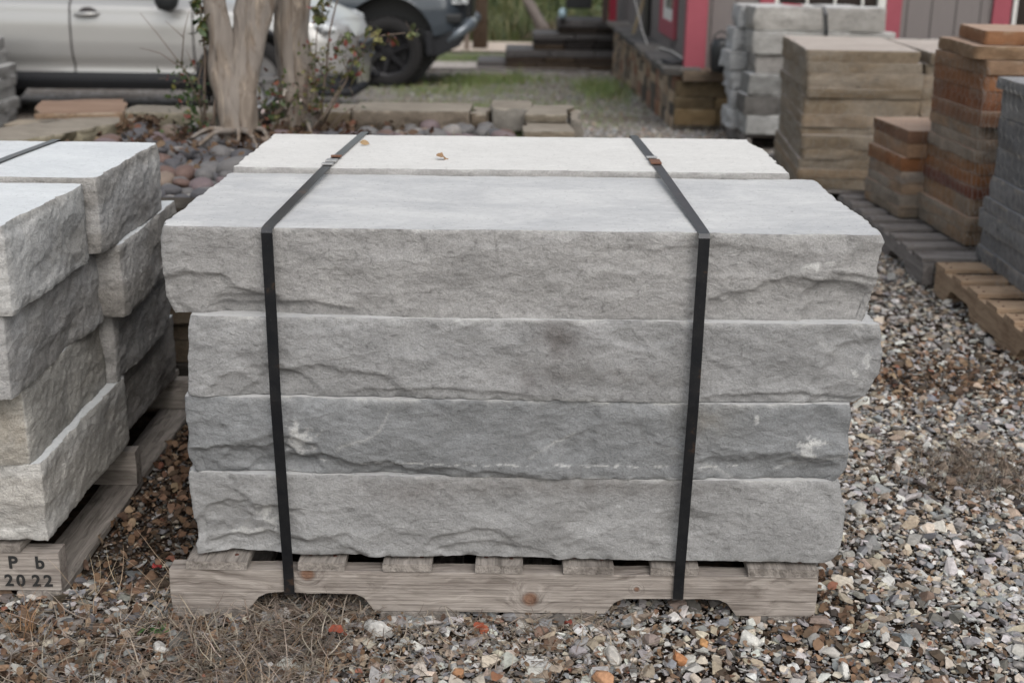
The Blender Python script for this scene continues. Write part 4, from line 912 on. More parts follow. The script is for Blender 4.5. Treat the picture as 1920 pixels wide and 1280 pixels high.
# low sprigs and grass in the bed corner
def green_tuft(name, lab, n, cx, cy, cz, sx_, sy_, ln, pal_, seed, lean=.5, wd=.004, cat='grass', kind='stuff'):
    P = np.stack([nr.normal(cx, sx_, n), nr.normal(cy, sy_, n), np.zeros(n)], 1); P[:, 2] = cz if cz is not None else gz(P[:, 1])-.01
    return blades(name, P, nr.uniform(*ln, n), nr.uniform(.6, 1.3, n)*wd, pick(pal_, n, nr), M_green, np.abs(nr.normal(lean, .25, n)), .22, seed=seed, label=lab, cat=cat, kind=kind)
gp = [((.12,.18,.05), 3), ((.17,.235,.075), 3), ((.20,.22,.08), 1.5), ((.26,.22,.12), .8)]
green_tuft('grass', 'short grass growing among the last river rocks at the bed corner', 260, -.02, 2.85, BZ-.02, .07, .12, (.02, .06), gp, 40, .7, .003)
green_tuft('grass', 'small grass sprig right of the tree foot', 90, -.72, 2.62, BZ-.01, .035, .03, (.02, .06), gp, 41, .7, .003)
green_tuft('weed', 'tiny green weed in the straw left of the central pallet corner', 26, -.625, -.07, .012, .010, .008, (.008, .02), [((.05,.10,.03), 1)], 43, 1.0, .006, 'weed', None)
# patches of grass on the far gravel
for i, (cx, cy, sx_, sy_, n_, ln, lab) in enumerate([(-.55, 9.6, .75, .35, 2600, (.02, .055), 'thin green grass strip just behind the rock bed'), (-.7, 11.6, .5, .5, 1800, (.03, .08), 'green grass by the front wheel of the grey pickup'),
     (-.35, 13.1, .35, .45, 2000, (.05, .16), 'taller grass clump beside the lowest stone step'), (.35, 10.0, .5, .7, 1400, (.02, .05), 'sparse grass on the gravel drive'), (.95, 11.9, .16, .75, 1700, (.05, .15), 'dark green grass at the foot of the planter wall'),
     (.75, 8.6, .25, .5, 500, (.02, .05), 'thin grass near the corner of the planter wall'), (-.9, 17.9, 1.2, .7, 4200, (.05, .14), 'mown grass verge before the road'), (.02, 13.4, .03, .05, 60, (.1, .25), 'single green weed in front of the stone steps'), (.5, 13.6, .5, .3, 500, (.02, .05), 'thin grass before the stone steps')]):
    green_tuft('grass', lab, n_, cx, cy, None, sx_, sy_, ln, gp, 50+i, .5, .007 if cy > 9 else .005)

# ------------------------------------------------------------------ pale road and track, overgrown field
M_road = plain('pale road', (.52, .44, .37), .95, 0, .1, .12, 3)
M_track = plain('gravel track', (.42, .38, .35), .95, 0, .1, .25, 12)
mb = MB().add([(-30, 19.9, gz(19.9)+.03), (8, 19.9, gz(19.9)+.03), (8, 22.2, gz(20)+.03), (-30, 22.2, gz(20)+.03)], [(0, 1, 2, 3)]); tag(mb.build('road', M_road), kind='structure')
mb = MB().add([(-30, 15.3, gz(15.3)+.015), (1.0, 15.3, gz(15.3)+.015), (1.0, 16.9, gz(16.9)+.015), (-30, 16.9, gz(16.9)+.015)], [(0, 1, 2, 3)]); tag(mb.build('track', M_track), kind='structure')
fieldp = [((.065,.08,.025), 3), ((.095,.10,.04), 3), ((.04,.055,.018), 2.5), ((.15,.13,.065), 1)]
n = 26000; P = np.stack([nr.uniform(-14, 12, n), 22.4+nr.uniform(0, 1, n)**1.4*24, np.zeros(n)], 1); P[:, 2] = -.52
cl_ = .5+.5*fbm(P*.45, 3, 8)
blades('weeds', P, nr.uniform(.3, .6, n)*(.6+1.2*cl_), nr.uniform(.02, .05, n), pick(fieldp, n, nr, .3), M_green, np.abs(nr.normal(.3, .25, n)), .2, seed=70, label='rough grass and weeds of the field beyond the road', cat='weeds')
M_field = plain('field', (.10, .11, .045), .95, 0, .1, .4, .8)
mb = MB().add([(-60, 22.2, gz(20)+.02), (60, 22.2, gz(20)+.02), (60, 100, gz(20)+1.5), (-60, 100, gz(20)+1.5)], [(0, 1, 2, 3)]); tag(mb.build('field', M_field), kind='structure')
for i, (x, y, s) in enumerate([(1.2, 27, 1.0), (3.2, 30, 1.6), (-1.0, 31, 1.2), (-4.5, 33, 2.2), (6, 34, 2.4), (.6, 36, 1.6)]):
    n = 900; P = np.stack([nr.normal(0, s*.45, n), nr.normal(0, s*.4, n), np.abs(nr.normal(0, .38*s, n))], 1)
    o = scatter('bush', leaft[:3], P, nr.uniform(.08, .16, n), pick([((.04,.06,.02), 3), ((.07,.095,.03), 2), ((.11,.12,.045), 1)], n, nr), M_green, kind=None, tilt=1.2, seed=80+i)
    o.location = (x, y, -.5); tag(o, ['dark green bush in the field behind the stone steps', 'tall bush in the field nearer the porch', 'low bush in the field left of the leaning branch', 'big bush in the field behind the pickup', 'large bush in the field hidden behind the house', 'distant bush beyond the leaning branch'][i], 'bush', 'bushes in the field')
# utility pole, thin pipe, fallen limb
M_pole = wood_mat('dark pole wood', (.05, .035, .025), (.13, .095, .07))
o = MB().lathe([(0, 0), (.135, 0), (.13, 1.5), (.12, 7), (0, 7)], 20).build('utility_pole', M_pole, None, (-.66, 20.6, -.53), smooth=True); tag(o, 'dark brown wooden utility pole beside the pale road', 'pole')
o = MB().lathe([(0, 0), (.045, 0), (.045, 3), (0, 3)], 12).build('pipe_post', plain('pale pipe', (.33, .28, .25), .7), None, (-.88, 20.2, -.52), smooth=True); tag(o, 'thin pale post just left of the utility pole', 'post')
V, F = limb([(.62, 22.0, -.45), (.42, 22.2, -.1), (.12, 22.4, .35), (-.22, 22.7, 1.1)], [.13, .11, .08, .06], 10, 3, 6); 
br_ = tag(link('fallen_branch', np_mesh('fallen_branch', V, F, True), plain('grey dead wood', (.13, .11, .10), .9)), 'grey dead tree limb leaning over the weeds behind the steps', 'branch')
mb = MB()
for k in range(9): mb.tube([(.5+k*.03, 22.0, -.4), (.3+k*.07, 21.9, -.25+.04*k), (.1+k*.13, 22.0, -.42)], [.03, .02, .008], 5)
mb.build('twigs', M_twig, br_)
# ------------------------------------------------------------------ stacks at right
ORD = ['topmost', 'second', 'third', 'fourth', 'fifth', 'sixth', 'seventh', 'eighth', 'ninth', 'tenth', 'eleventh', 'twelfth', 'thirteenth', 'fourteenth', 'fifteenth', 'sixteenth', 'seventeenth', 'eighteenth']
def ordl(i, n):
    return 'topmost' if i == 0 else 'bottom' if i == n-1 else ORD[i]+' from the top'
# A: pale grey blocks beside the house corner
M_greyp = stone_mat('pale grey block', top=((.46, .46, .46), (.56, .56, .55)), grain=1.2)
GA = 'grey blocks stacked beside the house corner'
pallet('pallet', (1.64, 7.35, gz(7.2)-.01), R(-90), 'dark wooden pallet under the pale grey block stack by the house', M_woodg, M_woodg, L=1.3, W=1.0, seed=90)
az = [.0, .135, .275, .415, .55, .705]; ah = [.13, .135, .135, .13, .15, .155]
ax = [(1.62, 2.52), (1.60, 2.50), (1.62, 2.50), (1.66, 2.46), (1.63, 2.60), (1.63, 2.53)]
ac = [(.27,.27,.265), (.10,.095,.09), (.17,.17,.165), (.22,.21,.20), (.28,.275,.265), (.27,.26,.245)]
al = ['pale block lowest of the stack beside the house corner', 'blackened rough block near the bottom of the stack beside the house', 'stained block with pale top in the middle of the stack beside the house', 'narrower block under a shadow gap in the stack beside the house', 'wide block second from top of the stack beside the house', 'thick block topmost of the grey stack beside the house']
for i in range(6):
    a, c = ax[i]; slab('stone_block', c-a, .30, ah[i], 300+i, M_greyp, ((a+c)/2, 6.80+[0,.0,.0,.03,0,0][i], az[i]), 0, al[i], 'stone block', GA, step=.018, amp=.014, col=ac[i], nb=8, edge=.8, chip=.008)
for i in range(6):
    a = 1.56+[.0,.02,.0,-.035,.0,.03][i]; slab('stone_block', .85, .36, ah[i]-.004, 310+i, M_greyp, (a+.425, 7.17, az[i]), R([2,-1,1,4,-2,0][i]), ['pale rear block lowest beside the house corner', 'rear block with a dark hole low in the stack by the house', 'white rear block in the lower middle of the stack by the house', 'pale rear block sticking out to the left near the black bucket', 'rear block second from top by the pink post', 'rear block topmost by the pink post'][i], 'stone block', GA, step=.02, amp=.02, col=(.33,.335,.34), nb=10, edge=.8, chip=.008)
pts = [Vector(p) for p in ((2.09, 7.0, .868), (2.10, 6.66, .866), (2.112, 6.635, .82), (2.125, 6.63, .7), (2.12, 6.632, .55), (2.12, 6.635, .2))]
tag(band(pts, (1, 0, 0), .022, .002, False).build('strap', M_strap), 'short black strap hanging over the front of the grey stack by the house', 'strap', 'straps round the stone stacks')
M_pink = plain('pink painted wood', (.30, .06, .08), .7, 0, .3, .12, 12); M_pinkd = plain('faded pink paint', (.27, .07, .09), .8, 0, .2, .15, 8)
M_white = plain('white paint', (.55, .55, .53), .6)
tg_ = MB().box(-.08, .06, -.03, .03, 0, .008).build('paper_tag', M_pink, None, (1.93, 6.80, .868), (0, .05, R(-25))); tag(tg_, 'pink and white tag lying on top of the grey stack by the house', 'tag')
MB().box(.06, .11, -.03, .03, 0, .009).build('label', M_white, tg_)
# E: stack behind
GE = 'white topped blocks behind the tan flagstones'
for i in range(4):
    slab('stone_block', .75, .5, .15, 330+i, M_limew, (3.02, 7.45, -.0+.155*i-.02), R(-4), 'white topped block '+['lowest of', 'second from the bottom of', 'third from the bottom of', 'topmost of'][i]+' the stack behind the tan flagstones', 'stone block', GE, step=.025, amp=.012, col=(.28,.27,.26), nb=4)
for i in range(4):
    slab('stone_block', .6, .8, .15, 335+i, M_limew, (3.72, 7.2, -.02+.155*i), R(3), 'pale block '+['lowest of', 'second from the bottom of', 'third from the bottom of', 'topmost of'][i]+' the right column behind the tan flagstones', 'stone block', GE, step=.025, amp=.012, col=(.30,.29,.28), nb=4)
tag(band([Vector(p) for p in ((3.0, 7.65, .603), (3.25, 7.22, .602), (3.252, 7.195, .58), (3.255, 7.19, .4), (3.255, 7.19, 0))], (1, 0, 0), .022, .002, False).build('strap', M_strap), 'black strap over the white topped blocks behind the tan flagstones', 'strap', 'straps round the stone stacks')
# B: tan flagstones
M_tan = stone_mat('tan flagstone', top=((.36, .31, .275), (.48, .43, .39)), grain=1.3)
GB = 'tan flagstones stacked at right'
pallet('pallet', (1.52, 4.80, gz(4.8)), R(-90), 'grey wooden pallet under the tall tan flagstone stack', M_woodg, M_woodg, seed=110)
def flag_stack(G, x0, y0, W, Dp, z0, z1, n, rz, mat, cols, label, seed, pivot=None, jitter=.012, thin=None, gap=.003, col2=None, edge=.35, step=.022, lean=0, **kw):
    rng = random.Random(seed); hs_ = [rng.uniform(.75, 1.25) for _ in range(n)] if thin is None else thin; s_ = sum(hs_); hs_ = [h*(z1-z0)/s_ for h in hs_]; z = z0; out = []
    for i in range(n):
        k = n-1-i; dx = rng.gauss(0, jitter); dy = rng.gauss(0, jitter); c = cols[i] if isinstance(cols, dict) and i in cols else rng.choice(cols if not isinstance(cols, dict) else cols['*'])
        q = Vector((W/2+dx, Dp/2+dy+lean*z, 0)); q.rotate(Euler((0, 0, rz)))
        out.append(slab('flagstone', W+rng.gauss(0, .006), Dp+rng.gauss(0, .006), hs_[i]-gap, seed*10+i, mat, (x0+q.x, y0+q.y, z), rz+rng.gauss(0, .006), ordl(k, n)+' '+label, 'flagstone', G, step=step, amp=kw.get('amp', .006), col=c, col2=col2 and col2(c), nb=4, edge=edge, edgecol=(.42, .36, .29), chip=.0012, var=kw.get('var', .16)))
        z += hs_[i]
    return out
tanc = [(.215,.18,.14), (.195,.165,.13), (.235,.20,.16), (.175,.145,.11), (.235,.19,.145)]
flag_stack(GB, 1.462, 4.20, .565, 1.08, .070, .760, 12, R(-5), M_tan, tanc, 'tan flagstone, left column of the tall tan stack', 41, jitter=.006, gap=.0006, thin=[.9, .7, .8, .8, 1.1, .6, 1.0, 1.3, .7, 1.2, .8, .9], edge=.12, col2=lambda c: (c[0]*.86, c[1]*.80, c[2]*.72))
flag_stack(GB, 2.035, 4.17, .50, 1.02, .070, .755, 11, R(-4), M_tan, tanc, 'tan flagstone, right column of the tall tan stack', 42, jitter=.010, gap=.0006, edge=.12, col2=lambda c: (c[0]*.86, c[1]*.80, c[2]*.72))
# C: orange brown slabs on the grey pallet
M_org = stone_mat('orange brown sandstone', top=((.34, .23, .17), (.42, .31, .24)), grain=.9)
GC = 'orange brown sandstone slabs stacked at right'
pallet('pallet', (1.585, 3.19, gz(3.2)+.0), R(-90), 'grey weathered wooden pallet with bare boards under the orange brown stack', M_woodg, M_woodg, L=1.35, seed=130, boards=[(-.64, -.55, 0), (-.48, -.39, 0), (-.31, -.22, 0), (-.14, -.05, 0), (.03, .12, 0), (.20, .29, R(1)), (.37, .46, 0), (.53, .66, 0)])
brn = [(.25,.20,.15), (.27,.22,.17)]
def c2(c): return (c[0]*1.15, c[1]*.95, c[2]*.78)
flag_stack(GC, 1.695, 3.245, .34, .46, .122, .500, 7, R(3.5), M_org, {0: (.20,.165,.13), 1: (.21,.18,.15), 2: (.21,.18,.15), 3: (.21,.18,.155), 4: (.19,.10,.055), 5: (.22,.165,.125), 6: (.15,.085,.055), '*': brn}, 'slab of the low brown column beside the tall one', 43, jitter=.006, col2=c2, gap=.002, edge=.3)
tall = flag_stack(GC, 1.80, 2.70, .45, .56, .125, .84, 13, R(2), M_org, {0: (.21,.175,.14), 1: (.22,.185,.15), 2: (.20,.15,.11), 3: (.12,.055,.042), 4: (.19,.10,.055), 5: (.19,.115,.07), 6: (.22,.18,.145), 7: (.22,.18,.145), 8: (.21,.17,.135), 9: (.17,.09,.055), 10: (.15,.075,.045), 11: (.18,.10,.06), 12: (.20,.13,.085), '*': brn}, 'slab of the tall orange brown column', 44, jitter=.006, col2=c2, gap=.002, edge=.3)
slab('flagstone', .50, .55, .048, 460, M_org, (2.02, 2.97, .842), R(-3), 'overhanging slab second from the very top of the tall orange brown column', 'flagstone', GC, step=.02, amp=.009, col=(.20,.13,.08), nb=5, edge=.4, edgecol=(.4,.33,.25))
slab('flagstone', .46, .50, .050, 461, M_org, (2.06, 2.97, .893), R(-8), 'very top slab, set askew on the tall orange brown column', 'flagstone', GC, step=.02, amp=.008, col=(.20,.10,.052), nb=5, edge=.4, edgecol=(.4,.33,.25))
# D: dark grey slabs on the fresh pallet
M_gry = stone_mat('dark grey flagstone', top=((.20, .20, .21), (.30, .30, .31)), grain=1.1)
GD = 'dark grey slabs stacked at the right edge'
pallet('pallet', (1.61, 1.84, 0), R(-90), 'fresh yellowish wooden pallet at the right edge under the dark grey slabs', M_woodt, M_woodt, seed=150, boards=[(-.61, -.50, 0), (-.42, -.33, 0), (-.27, -.16, 0), (-.08, .02, 0), (.08, .17, 0), (.24, .33, 0), (.42, .61, 0)])
dgc = [(.145,.145,.15), (.168,.168,.172), (.128,.128,.133), (.18,.18,.184)]
flag_stack(GD, 1.755, 1.55, .60, .97, .121, .80, 9, R(-1.5), M_gry, dgc, 'dark grey slab of the stack at the right edge', 45, jitter=.010, thin=[.8, .9, 1.0, .7, 1.1, 1.5, 1.5, 1.4, .6], col2=lambda c: (c[0]*1.25, c[1]*1.22, c[2]*1.2), edge=.5, step=.016)
# chicken wire
M_wire = plain('galvanised wire', (.26, .255, .24), .6, .2)
def hexwire(name, faces, lab, s=.030, r=.00075, wob=.008, seed=0):
    """faces: list of (origin, udir, vdir, nu metres, nv metres); thin 3-sided wires along a hexagonal net"""
    rng = np.random.RandomState(seed); Vs = []; Fs = []; n = 0
    for (o, ud, vd, lu, lv) in faces:
        o = np.array(o, float); ud = np.array(ud, float); ud /= np.linalg.norm(ud); vd = np.array(vd, float); vd /= np.linalg.norm(vd); nd = np.cross(ud, vd)
        w3 = s*math.sqrt(3)/2; E = set()
        nu, nv = int(lu/(2*w3))+1, int(lv/(1.5*s))+1
        pt = {}
        def key(a, c): return (round(a, 4), round(c, 4))
        for j in range(nv):
            for i in range(nu):
                cx = i*2*w3+(w3 if j % 2 else 0); cy = j*1.5*s
                cor = [(cx+w3*math.sin(k*math.pi/3)*1.0, cy+s*math.cos(k*math.pi/3)) for k in range(6)]
                cor = [(a if 0 else cx+s*math.sin(k*math.pi/3), cy+s*math.cos(k*math.pi/3)) for k, (a, c) in enumerate(cor)]
                for k in range(6):
                    a, c = key(*cor[k]), key(*cor[(k+1) % 6])
                    if a != c: E.add((min(a, c), max(a, c)))
        E = [e for e in E if all(-.01 < p[0] < lu+.01 and -.01 < p[1] < lv+.01 for p in e)]
        A = np.array([e[0] for e in E]); B = np.array([e[1] for e in E])
        def W(q):
            z = np.stack([q[:, 0]*9+seed, q[:, 1]*9, 0*q[:, 0]], 1)
            return o+np.outer(q[:, 0]+.022*vnoise(z, 3), ud)+np.outer(q[:, 1]+.022*vnoise(z, 4), vd)+np.outer(wob*(vnoise(z*.7, 5)+.6), nd)
        a3, b3 = W(A), W(B); d = b3-a3; d /= np.linalg.norm(d, axis=1, keepdims=True); p1 = np.cross(d, nd); p1 /= np.linalg.norm(p1, axis=1, keepdims=True); p2 = np.cross(d, p1)
        for k in range(3):
            t_ = 2*math.pi*k/3; off = (p1*math.cos(t_)+p2*math.sin(t_))*r; Vs.append(a3+off); Vs.append(b3+off)
        m_ = len(A); idx = np.arange(m_)+n
        for k in range(3):
            k2 = (k+1) % 3; Fs.append(np.stack([idx+2*k*m_, idx+2*k2*m_, idx+(2*k2+1)*m_, idx+(2*k+1)*m_], 1))
        n += 6*m_
    return tag(link(name, np_mesh(name, np.concatenate(Vs), np.concatenate(Fs), False), M_wire), lab, 'wire netting', 'chicken wire round the stacks')
c5, s5 = math.cos(R(-5)), math.sin(R(-5))
hexwire('chicken_wire', [((1.46, 4.175, .06), (1, 0, 0), (0, 0, 1), 1.1, .70), ((1.555, 5.27, .06), (-s5*-1, -1, 0), (0, 0, 1), 1.08, .70)], 'chicken wire wrapped round the tan flagstone stack', s=.034, r=.0006, seed=1)
hexwire('chicken_wire', [((1.66, 3.75, .12), (.16, -1, 0), (0, 0, 1), .50, .42), ((1.765, 3.25, .12), (.03, -1, 0), (0, 0, 1), .62, .70)], 'chicken wire wrapped round the orange brown slabs', s=.030, r=.0005, seed=2)
hexwire('chicken_wire', [((1.735, 2.53, .10), (-.02, -1, 0), (0, 0, 1), 1.0, .70)], 'chicken wire wrapped round the dark grey slabs at the right edge', s=.030, r=.0006, seed=3)
# far left stack
GL = 'grey slabs stacked at the far left edge'
for i, (z, h, dx) in enumerate([(-.13, .09, .0), (-.035, .085, .02), (.055, .09, .0), (.15, .07, .02), (.225, .085, .03), (.315, .10, -.04), (.42, .09, -.045)]):
    slab('flagstone', .9, .5, h, 480+i, M_greyp, (-4.40+dx, 7.65, z), R(3), ordl(6-i, 7)+' grey slab of the far left stack before the silver car', 'flagstone', GL, step=.03, amp=.016, col=(.20,.195,.19), nb=6, edge=.6)

# ------------------------------------------------------------------ house
M_side, t, b = newmat('grey board siding', .85, 0, .15); v = coord(t, rnd=False)
sc3 = mixc(t, noise(t, mapping(t, v, (14, 14, .6)), 10, 5), (.145, .13, .128), (.19, .172, .168)); t.links.new(sc3, b.inputs['Base Color'])
bump(t, b, noise(t, mapping(t, v, (12, 12, .3)), 14, 3), .006, .5)
M_glassd, t, b = newmat('dark window glass', .12, 0, .6); b.inputs['Base Color'].default_value = (.025, .02, .018, 1)
M_groove = plain('dark groove', (.05, .045, .045), .9)
house = empty('house', (1.45, 8.22, -.15), 0, 'grey board sided house with pink trim behind the stone stacks', 'house')
hx0, hy0 = 1.45, 8.22
# side wall facing left (window hole y 9.55..10.5, z .62..1.6), front wall facing the camera
mb = MB(); zt, zb_ = 2.9, .05
for (a, c, z0, z1) in [(0, 1.33, zb_, zt), (1.33, 2.28, zb_, .76), (1.33, 2.28, 1.9, zt), (2.28, 8.6, zb_, zt)]: mb.box(0, .10, a+.0, c, z0, z1)
mb.build('wall', M_side, house)
mb = MB()
for k in range(26):
    y = .2+k*.32
    if 1.2 < y < 2.4: continue
    mb.box(-.002, .002, y, y+.004, zb_, zt)
mb.build('board_grooves', M_groove, house)
mb = MB()   # front wall with two openings
xs_ = [(.102, .62), (1.58, 2.40), (3.4, 6.0)]
for a, c in xs_: mb.box(a, c, .0, .12, zb_, zt)
mb.box(.62, 1.58, 0, .12, zb_, .70-.0); mb.box(2.40, 3.4, 0, .12, zb_, .70-.15); mb.box(.62, 1.58, 0, .12, 2.2, zt); mb.box(2.40, 3.4, 0, .12, 2.2, zt)
mb.build('wall', M_side, house)
mb = MB()
for k in range(22):
    x = .12+k*.195
    if .6 < x < 1.6 or 2.38 < x < 3.42: continue
    mb.box(x, x+.01, -.002, .002, zb_, zt)
mb.build('board_grooves', M_groove, house)
for (x0, x1) in ((.62, 1.50), (2.52, 3.4)):
    wf = MB(); wf.box(x0, x0+.03, -.03, .03, .70, 2.2); wf.box(x1-.06, x1, -.035, .03, .70, 2.2); wf.box(x0+.03, x1-.06, -.03, .03, .70, .76); wf.box(x0+.03, x1-.06, -.03, .03, 2.14, 2.2)
    for k in (1, 2, 3): xx = x0+(x1-x0)*k/4+.03; wf.box(xx, xx+.018, -.02, .01, .76, 2.14)
    wo = wf.build('window', M_white, house); MB().box(x0+.03, x1-.06, .012, .02, .76, 2.14).build('pane', M_glassd, wo)
for (x0, x1) in ((1.505, 1.63), (2.36, 2.50), (.50, .615)): MB().box(x0, x1, -.035, -.001, .55, 2.3).build('trim', M_pinkd, house, bevel=.003)
MB().box(-.09, .075, -.13, -.005, .455, zt).build('corner_post', M_pinkd, house, bevel=.004)
# side window
wo = MB(); wo.box(-.035, .0, 1.20, 1.33, .60, 2.05); wo.box(-.035, .0, 2.28, 2.41, .60, 2.05); wo.box(-.035, .0, 1.33, 2.28, .60, .74); wo.box(-.035, .0, 1.33, 2.28, 1.9, 2.05)
wn = wo.build('window', M_pinkd, house, bevel=.003)
MB().box(-.012, .01, 1.33, 2.28, .74, .84).box(-.012, .01, 1.33, 1.40, .84, 1.9).box(-.012, .01, 2.21, 2.28, .84, 1.9).build('sash', M_white, wn); MB().box(.02, .03, 1.33, 2.28, .74, 1.9).build('pane', plain('greenish window glass', (.10, .11, .09), .2), wn)
MB().box(-.04, 6.2, -.3, 8.8, 2.9, 3.0).build('roof', plain('dark roof edge', (.08, .07, .07), .8), house)
# porch at the far end
M_red = plain('crimson paint', (.26, .015, .035), .5)
MB().box(-.235, -.135, 6.7, 6.8, .45, 2.9).build('porch_post', M_red, house); MB().box(-.32, -.245, 6.72, 6.8, .45, 2.9).build('porch_post', plain('dark brown post', (.06, .04, .035), .8), house)
MB().box(-1.3, .0, 6.6, 8.6, 2.75, 2.9).build('porch_roof', M_side, house)
pw = MB(); pw.prism([(-.19, .42), (-.16, .42), (.0, 1.0), (-.03, 1.0)], 3.9, 4.0, 'y'); o = pw.build('leaning_board', plain('raw board', (.28, .22, .14), .85), None, (1.46, 8.22, -.15)); tag(o, 'raw board leaning against the house wall on the planter wall', 'board')
o = MB().box(.0, .03, 0, .42, 0, .44).build('black_panel', plain('black panel', (.01, .01, .01), .5), None, (1.405, 11.75, .31), (0, 0, 0)); tag(o, 'black panel standing behind the leaning board against the house', 'panel')
# thin white cable
o = MB().tube([(1.30, 14.0, 1.1), (1.30, 12.3, .75), (1.29, 10.9, .42), (1.31, 10.3, .27), (1.36, 9.9, .345), (1.40, 9.3, .36), (1.43, 8.6, .345), (1.40, 8.15, .36)], .008, 6).build('cable', plain('white cable', (.5, .48, .45), .6), None, smooth=True); tag(o, 'white cable trailing down the house wall and along the planter wall', 'cable')
o = MB().tube([(1.435, 9.45, .43), (1.43, 9.5, .36), (1.43, 9.62, .33), (1.435, 9.7, .40), (1.435, 9.68, .5)], .004, 5).build('wire_loop', M_strap, None, smooth=True); tag(o, 'thin dark wire loop hanging under the house window', 'wire')
# planter wall of stacked stone along the house
plc = [(.32,.23,.155), (.26,.195,.14), (.32,.25,.175), (.22,.125,.085), (.09,.078,.065), (.17,.14,.11), (.34,.27,.2), (.06,.053,.047)]
rubble_wall('planter_wall', 1.27, 1.40, 7.97, 14.9, -.40, .275, 'y', M_sand, plc, 'stacked multicoloured stone planter wall along the side of the house', .115, 11, ln=(.16, .40))
rubble_wall('planter_wall', 1.27, 2.3, 7.85, 7.965, -.22, .24, 'x', M_dark, [(.14,.10,.055), (.10,.075,.045), (.17,.12,.065), (.06,.05,.04)], 'dark brown end face of the planter wall under the pink post', .12, 12, ln=(.3, .6))
cop = [(.07,.065,.06), (.11,.10,.095), (.15,.135,.12), (.05,.045,.045)]
for i, y in enumerate((8.05, 8.95, 9.9, 10.8, 11.8, 12.8, 13.9)):
    slab('coping_stone', .30, .96, .05, 500+i, M_dark, (1.33, y+.32, .28-.0), R(rng.uniform(-2, 2)), ['coping stone at the near corner of the planter wall under the pink post', 'blackened coping stone second from the near corner of the planter wall', 'dark coping stone third from the near corner of the planter wall', 'coping stone below the side window of the house', 'coping stone in front of the black panel', 'dark coping stone near the steps end of the planter wall', 'farthest coping stone of the planter wall beside the steps'][i], 'coping stone', 'coping stones on the planter wall', step=.03, amp=.012, col=cop[i % 4], nb=4, edge=.3)
slab('coping_stone', .60, .34, .075, 511, M_dark, (1.62, 7.98, .245), 0, 'thick brown coping slab at the front end of the planter wall', 'coping stone', 'coping stones on the planter wall', step=.02, amp=.012, col=(.13,.10,.075), nb=4, edge=.4, edgecol=(.36,.28,.2))
o = slab('loose_flag', .22, .26, .035, 512, M_dark, (1.34, 8.35, .332), R(8), 'small blackened flagstone lying on the near end of the planter wall', 'flagstone', None, step=.03, amp=.008, col=(.05,.05,.055), nb=2, edge=.2)
bu = empty('bucket', (1.585, 7.72, .325), 0, 'black rounded bucket between the pink post and the grey stack', 'bucket')
M_blk2 = plain('black plastic', (.012, .014, .016), .4, 0, .5)
MB().lathe([(0, 0), (.055, 0), (.075, .03), (.08, .2), (.06, .25), (0, .26)], 20).build('body', M_blk2, bu, smooth=True); MB().tube([(-.07, 0, .2), (-.05, 0, .28), (0, 0, .31), (.05, 0, .28), (.07, 0, .2)], .006, 6).build('handle', M_blk2, bu)
# steps
st = empty('stone_steps', (.9, 15.5, -.37), 0, 'dark weathered stacked stone steps leading up to the porch', 'steps')
def stepblk(x0, x1, y0, y1, z0, z1, seed):
    n = max(1, round((z1-z0)/.085)); rg = random.Random(seed); Vs = []; Fs = []; Cs = []; k0 = 0
    for i in range(n):
        h = (z1-z0)/n; a = x0
        while a < x1-.01:
            l = rg.uniform(.35, .7); l = x1-a if x1-a-l < .15 else l
            dep = rg.uniform(0, .03); topc = i == n-1
            V, F, C, T = slab_mesh(l-.006, (y1-y0)-dep, h-.006, rg.randint(0, 999), step=.04, amp=.012, col=(.09, .085, .085) if topc else rg.choice([(.028,.022,.018), (.042,.031,.024), (.022,.019,.018), (.055,.04,.028)]), nb=3, edge=.2, edgecol=(.2,.17,.15))
            C = np.where((T > .5)[:, None], np.array((.13, .125, .125))[None, :], C)
            Vs.append(V+np.array([a+l/2, (y0+y1)/2+dep/2, z0+i*h])); Cs.append(C); Fs += [f+k0 for f in F]; k0 += len(V); a += l
    link('step', np_mesh('step', np.concatenate(Vs), Fs, True, np.concatenate(Cs)), M_dark, st)
stepblk(-1.45, -.92, 0, .9, -.02, .10, 1); stepblk(-1.04, -.47, -.02, .9, .11, .27, 2) if False else None
stepblk(-1.05, .47, -.03, 1.0, -.02, .26, 3); stepblk(-.67, .45, 0, 1.0, .262, .475, 4); stepblk(-.33, .46, .0, 1.1, .478, .66, 5)
sl = empty('solar_light', (.622, 15.45, .29), 0, 'small bluish solar light standing on the top step', 'lamp')
MB().lathe([(0, 0), (.045, 0), (.05, .03), (0, .03)], 14).build('base', M_blk2, sl, smooth=True); MB().lathe([(0, .03), (.04, .035), (.055, .09), (.045, .14), (0, .165)], 16).build('dome', plain('bluish glass dome', (.35, .48, .55), .2), sl, smooth=True)
hp = empty('hanging_box', (.86, 15.9, .43), 0, 'black box hanging from the porch roof above the steps', 'planter')
MB().box(-.18, .18, -.12, .12, 0, .28).build('box', M_blk2, hp, bevel=.02)
for x in (-.16, .16): MB().tube([(x, 0, .27), (0, 0, 1.1), (0, 0, 2.18)], .006, 5).build('chain', M_blk2, hp)

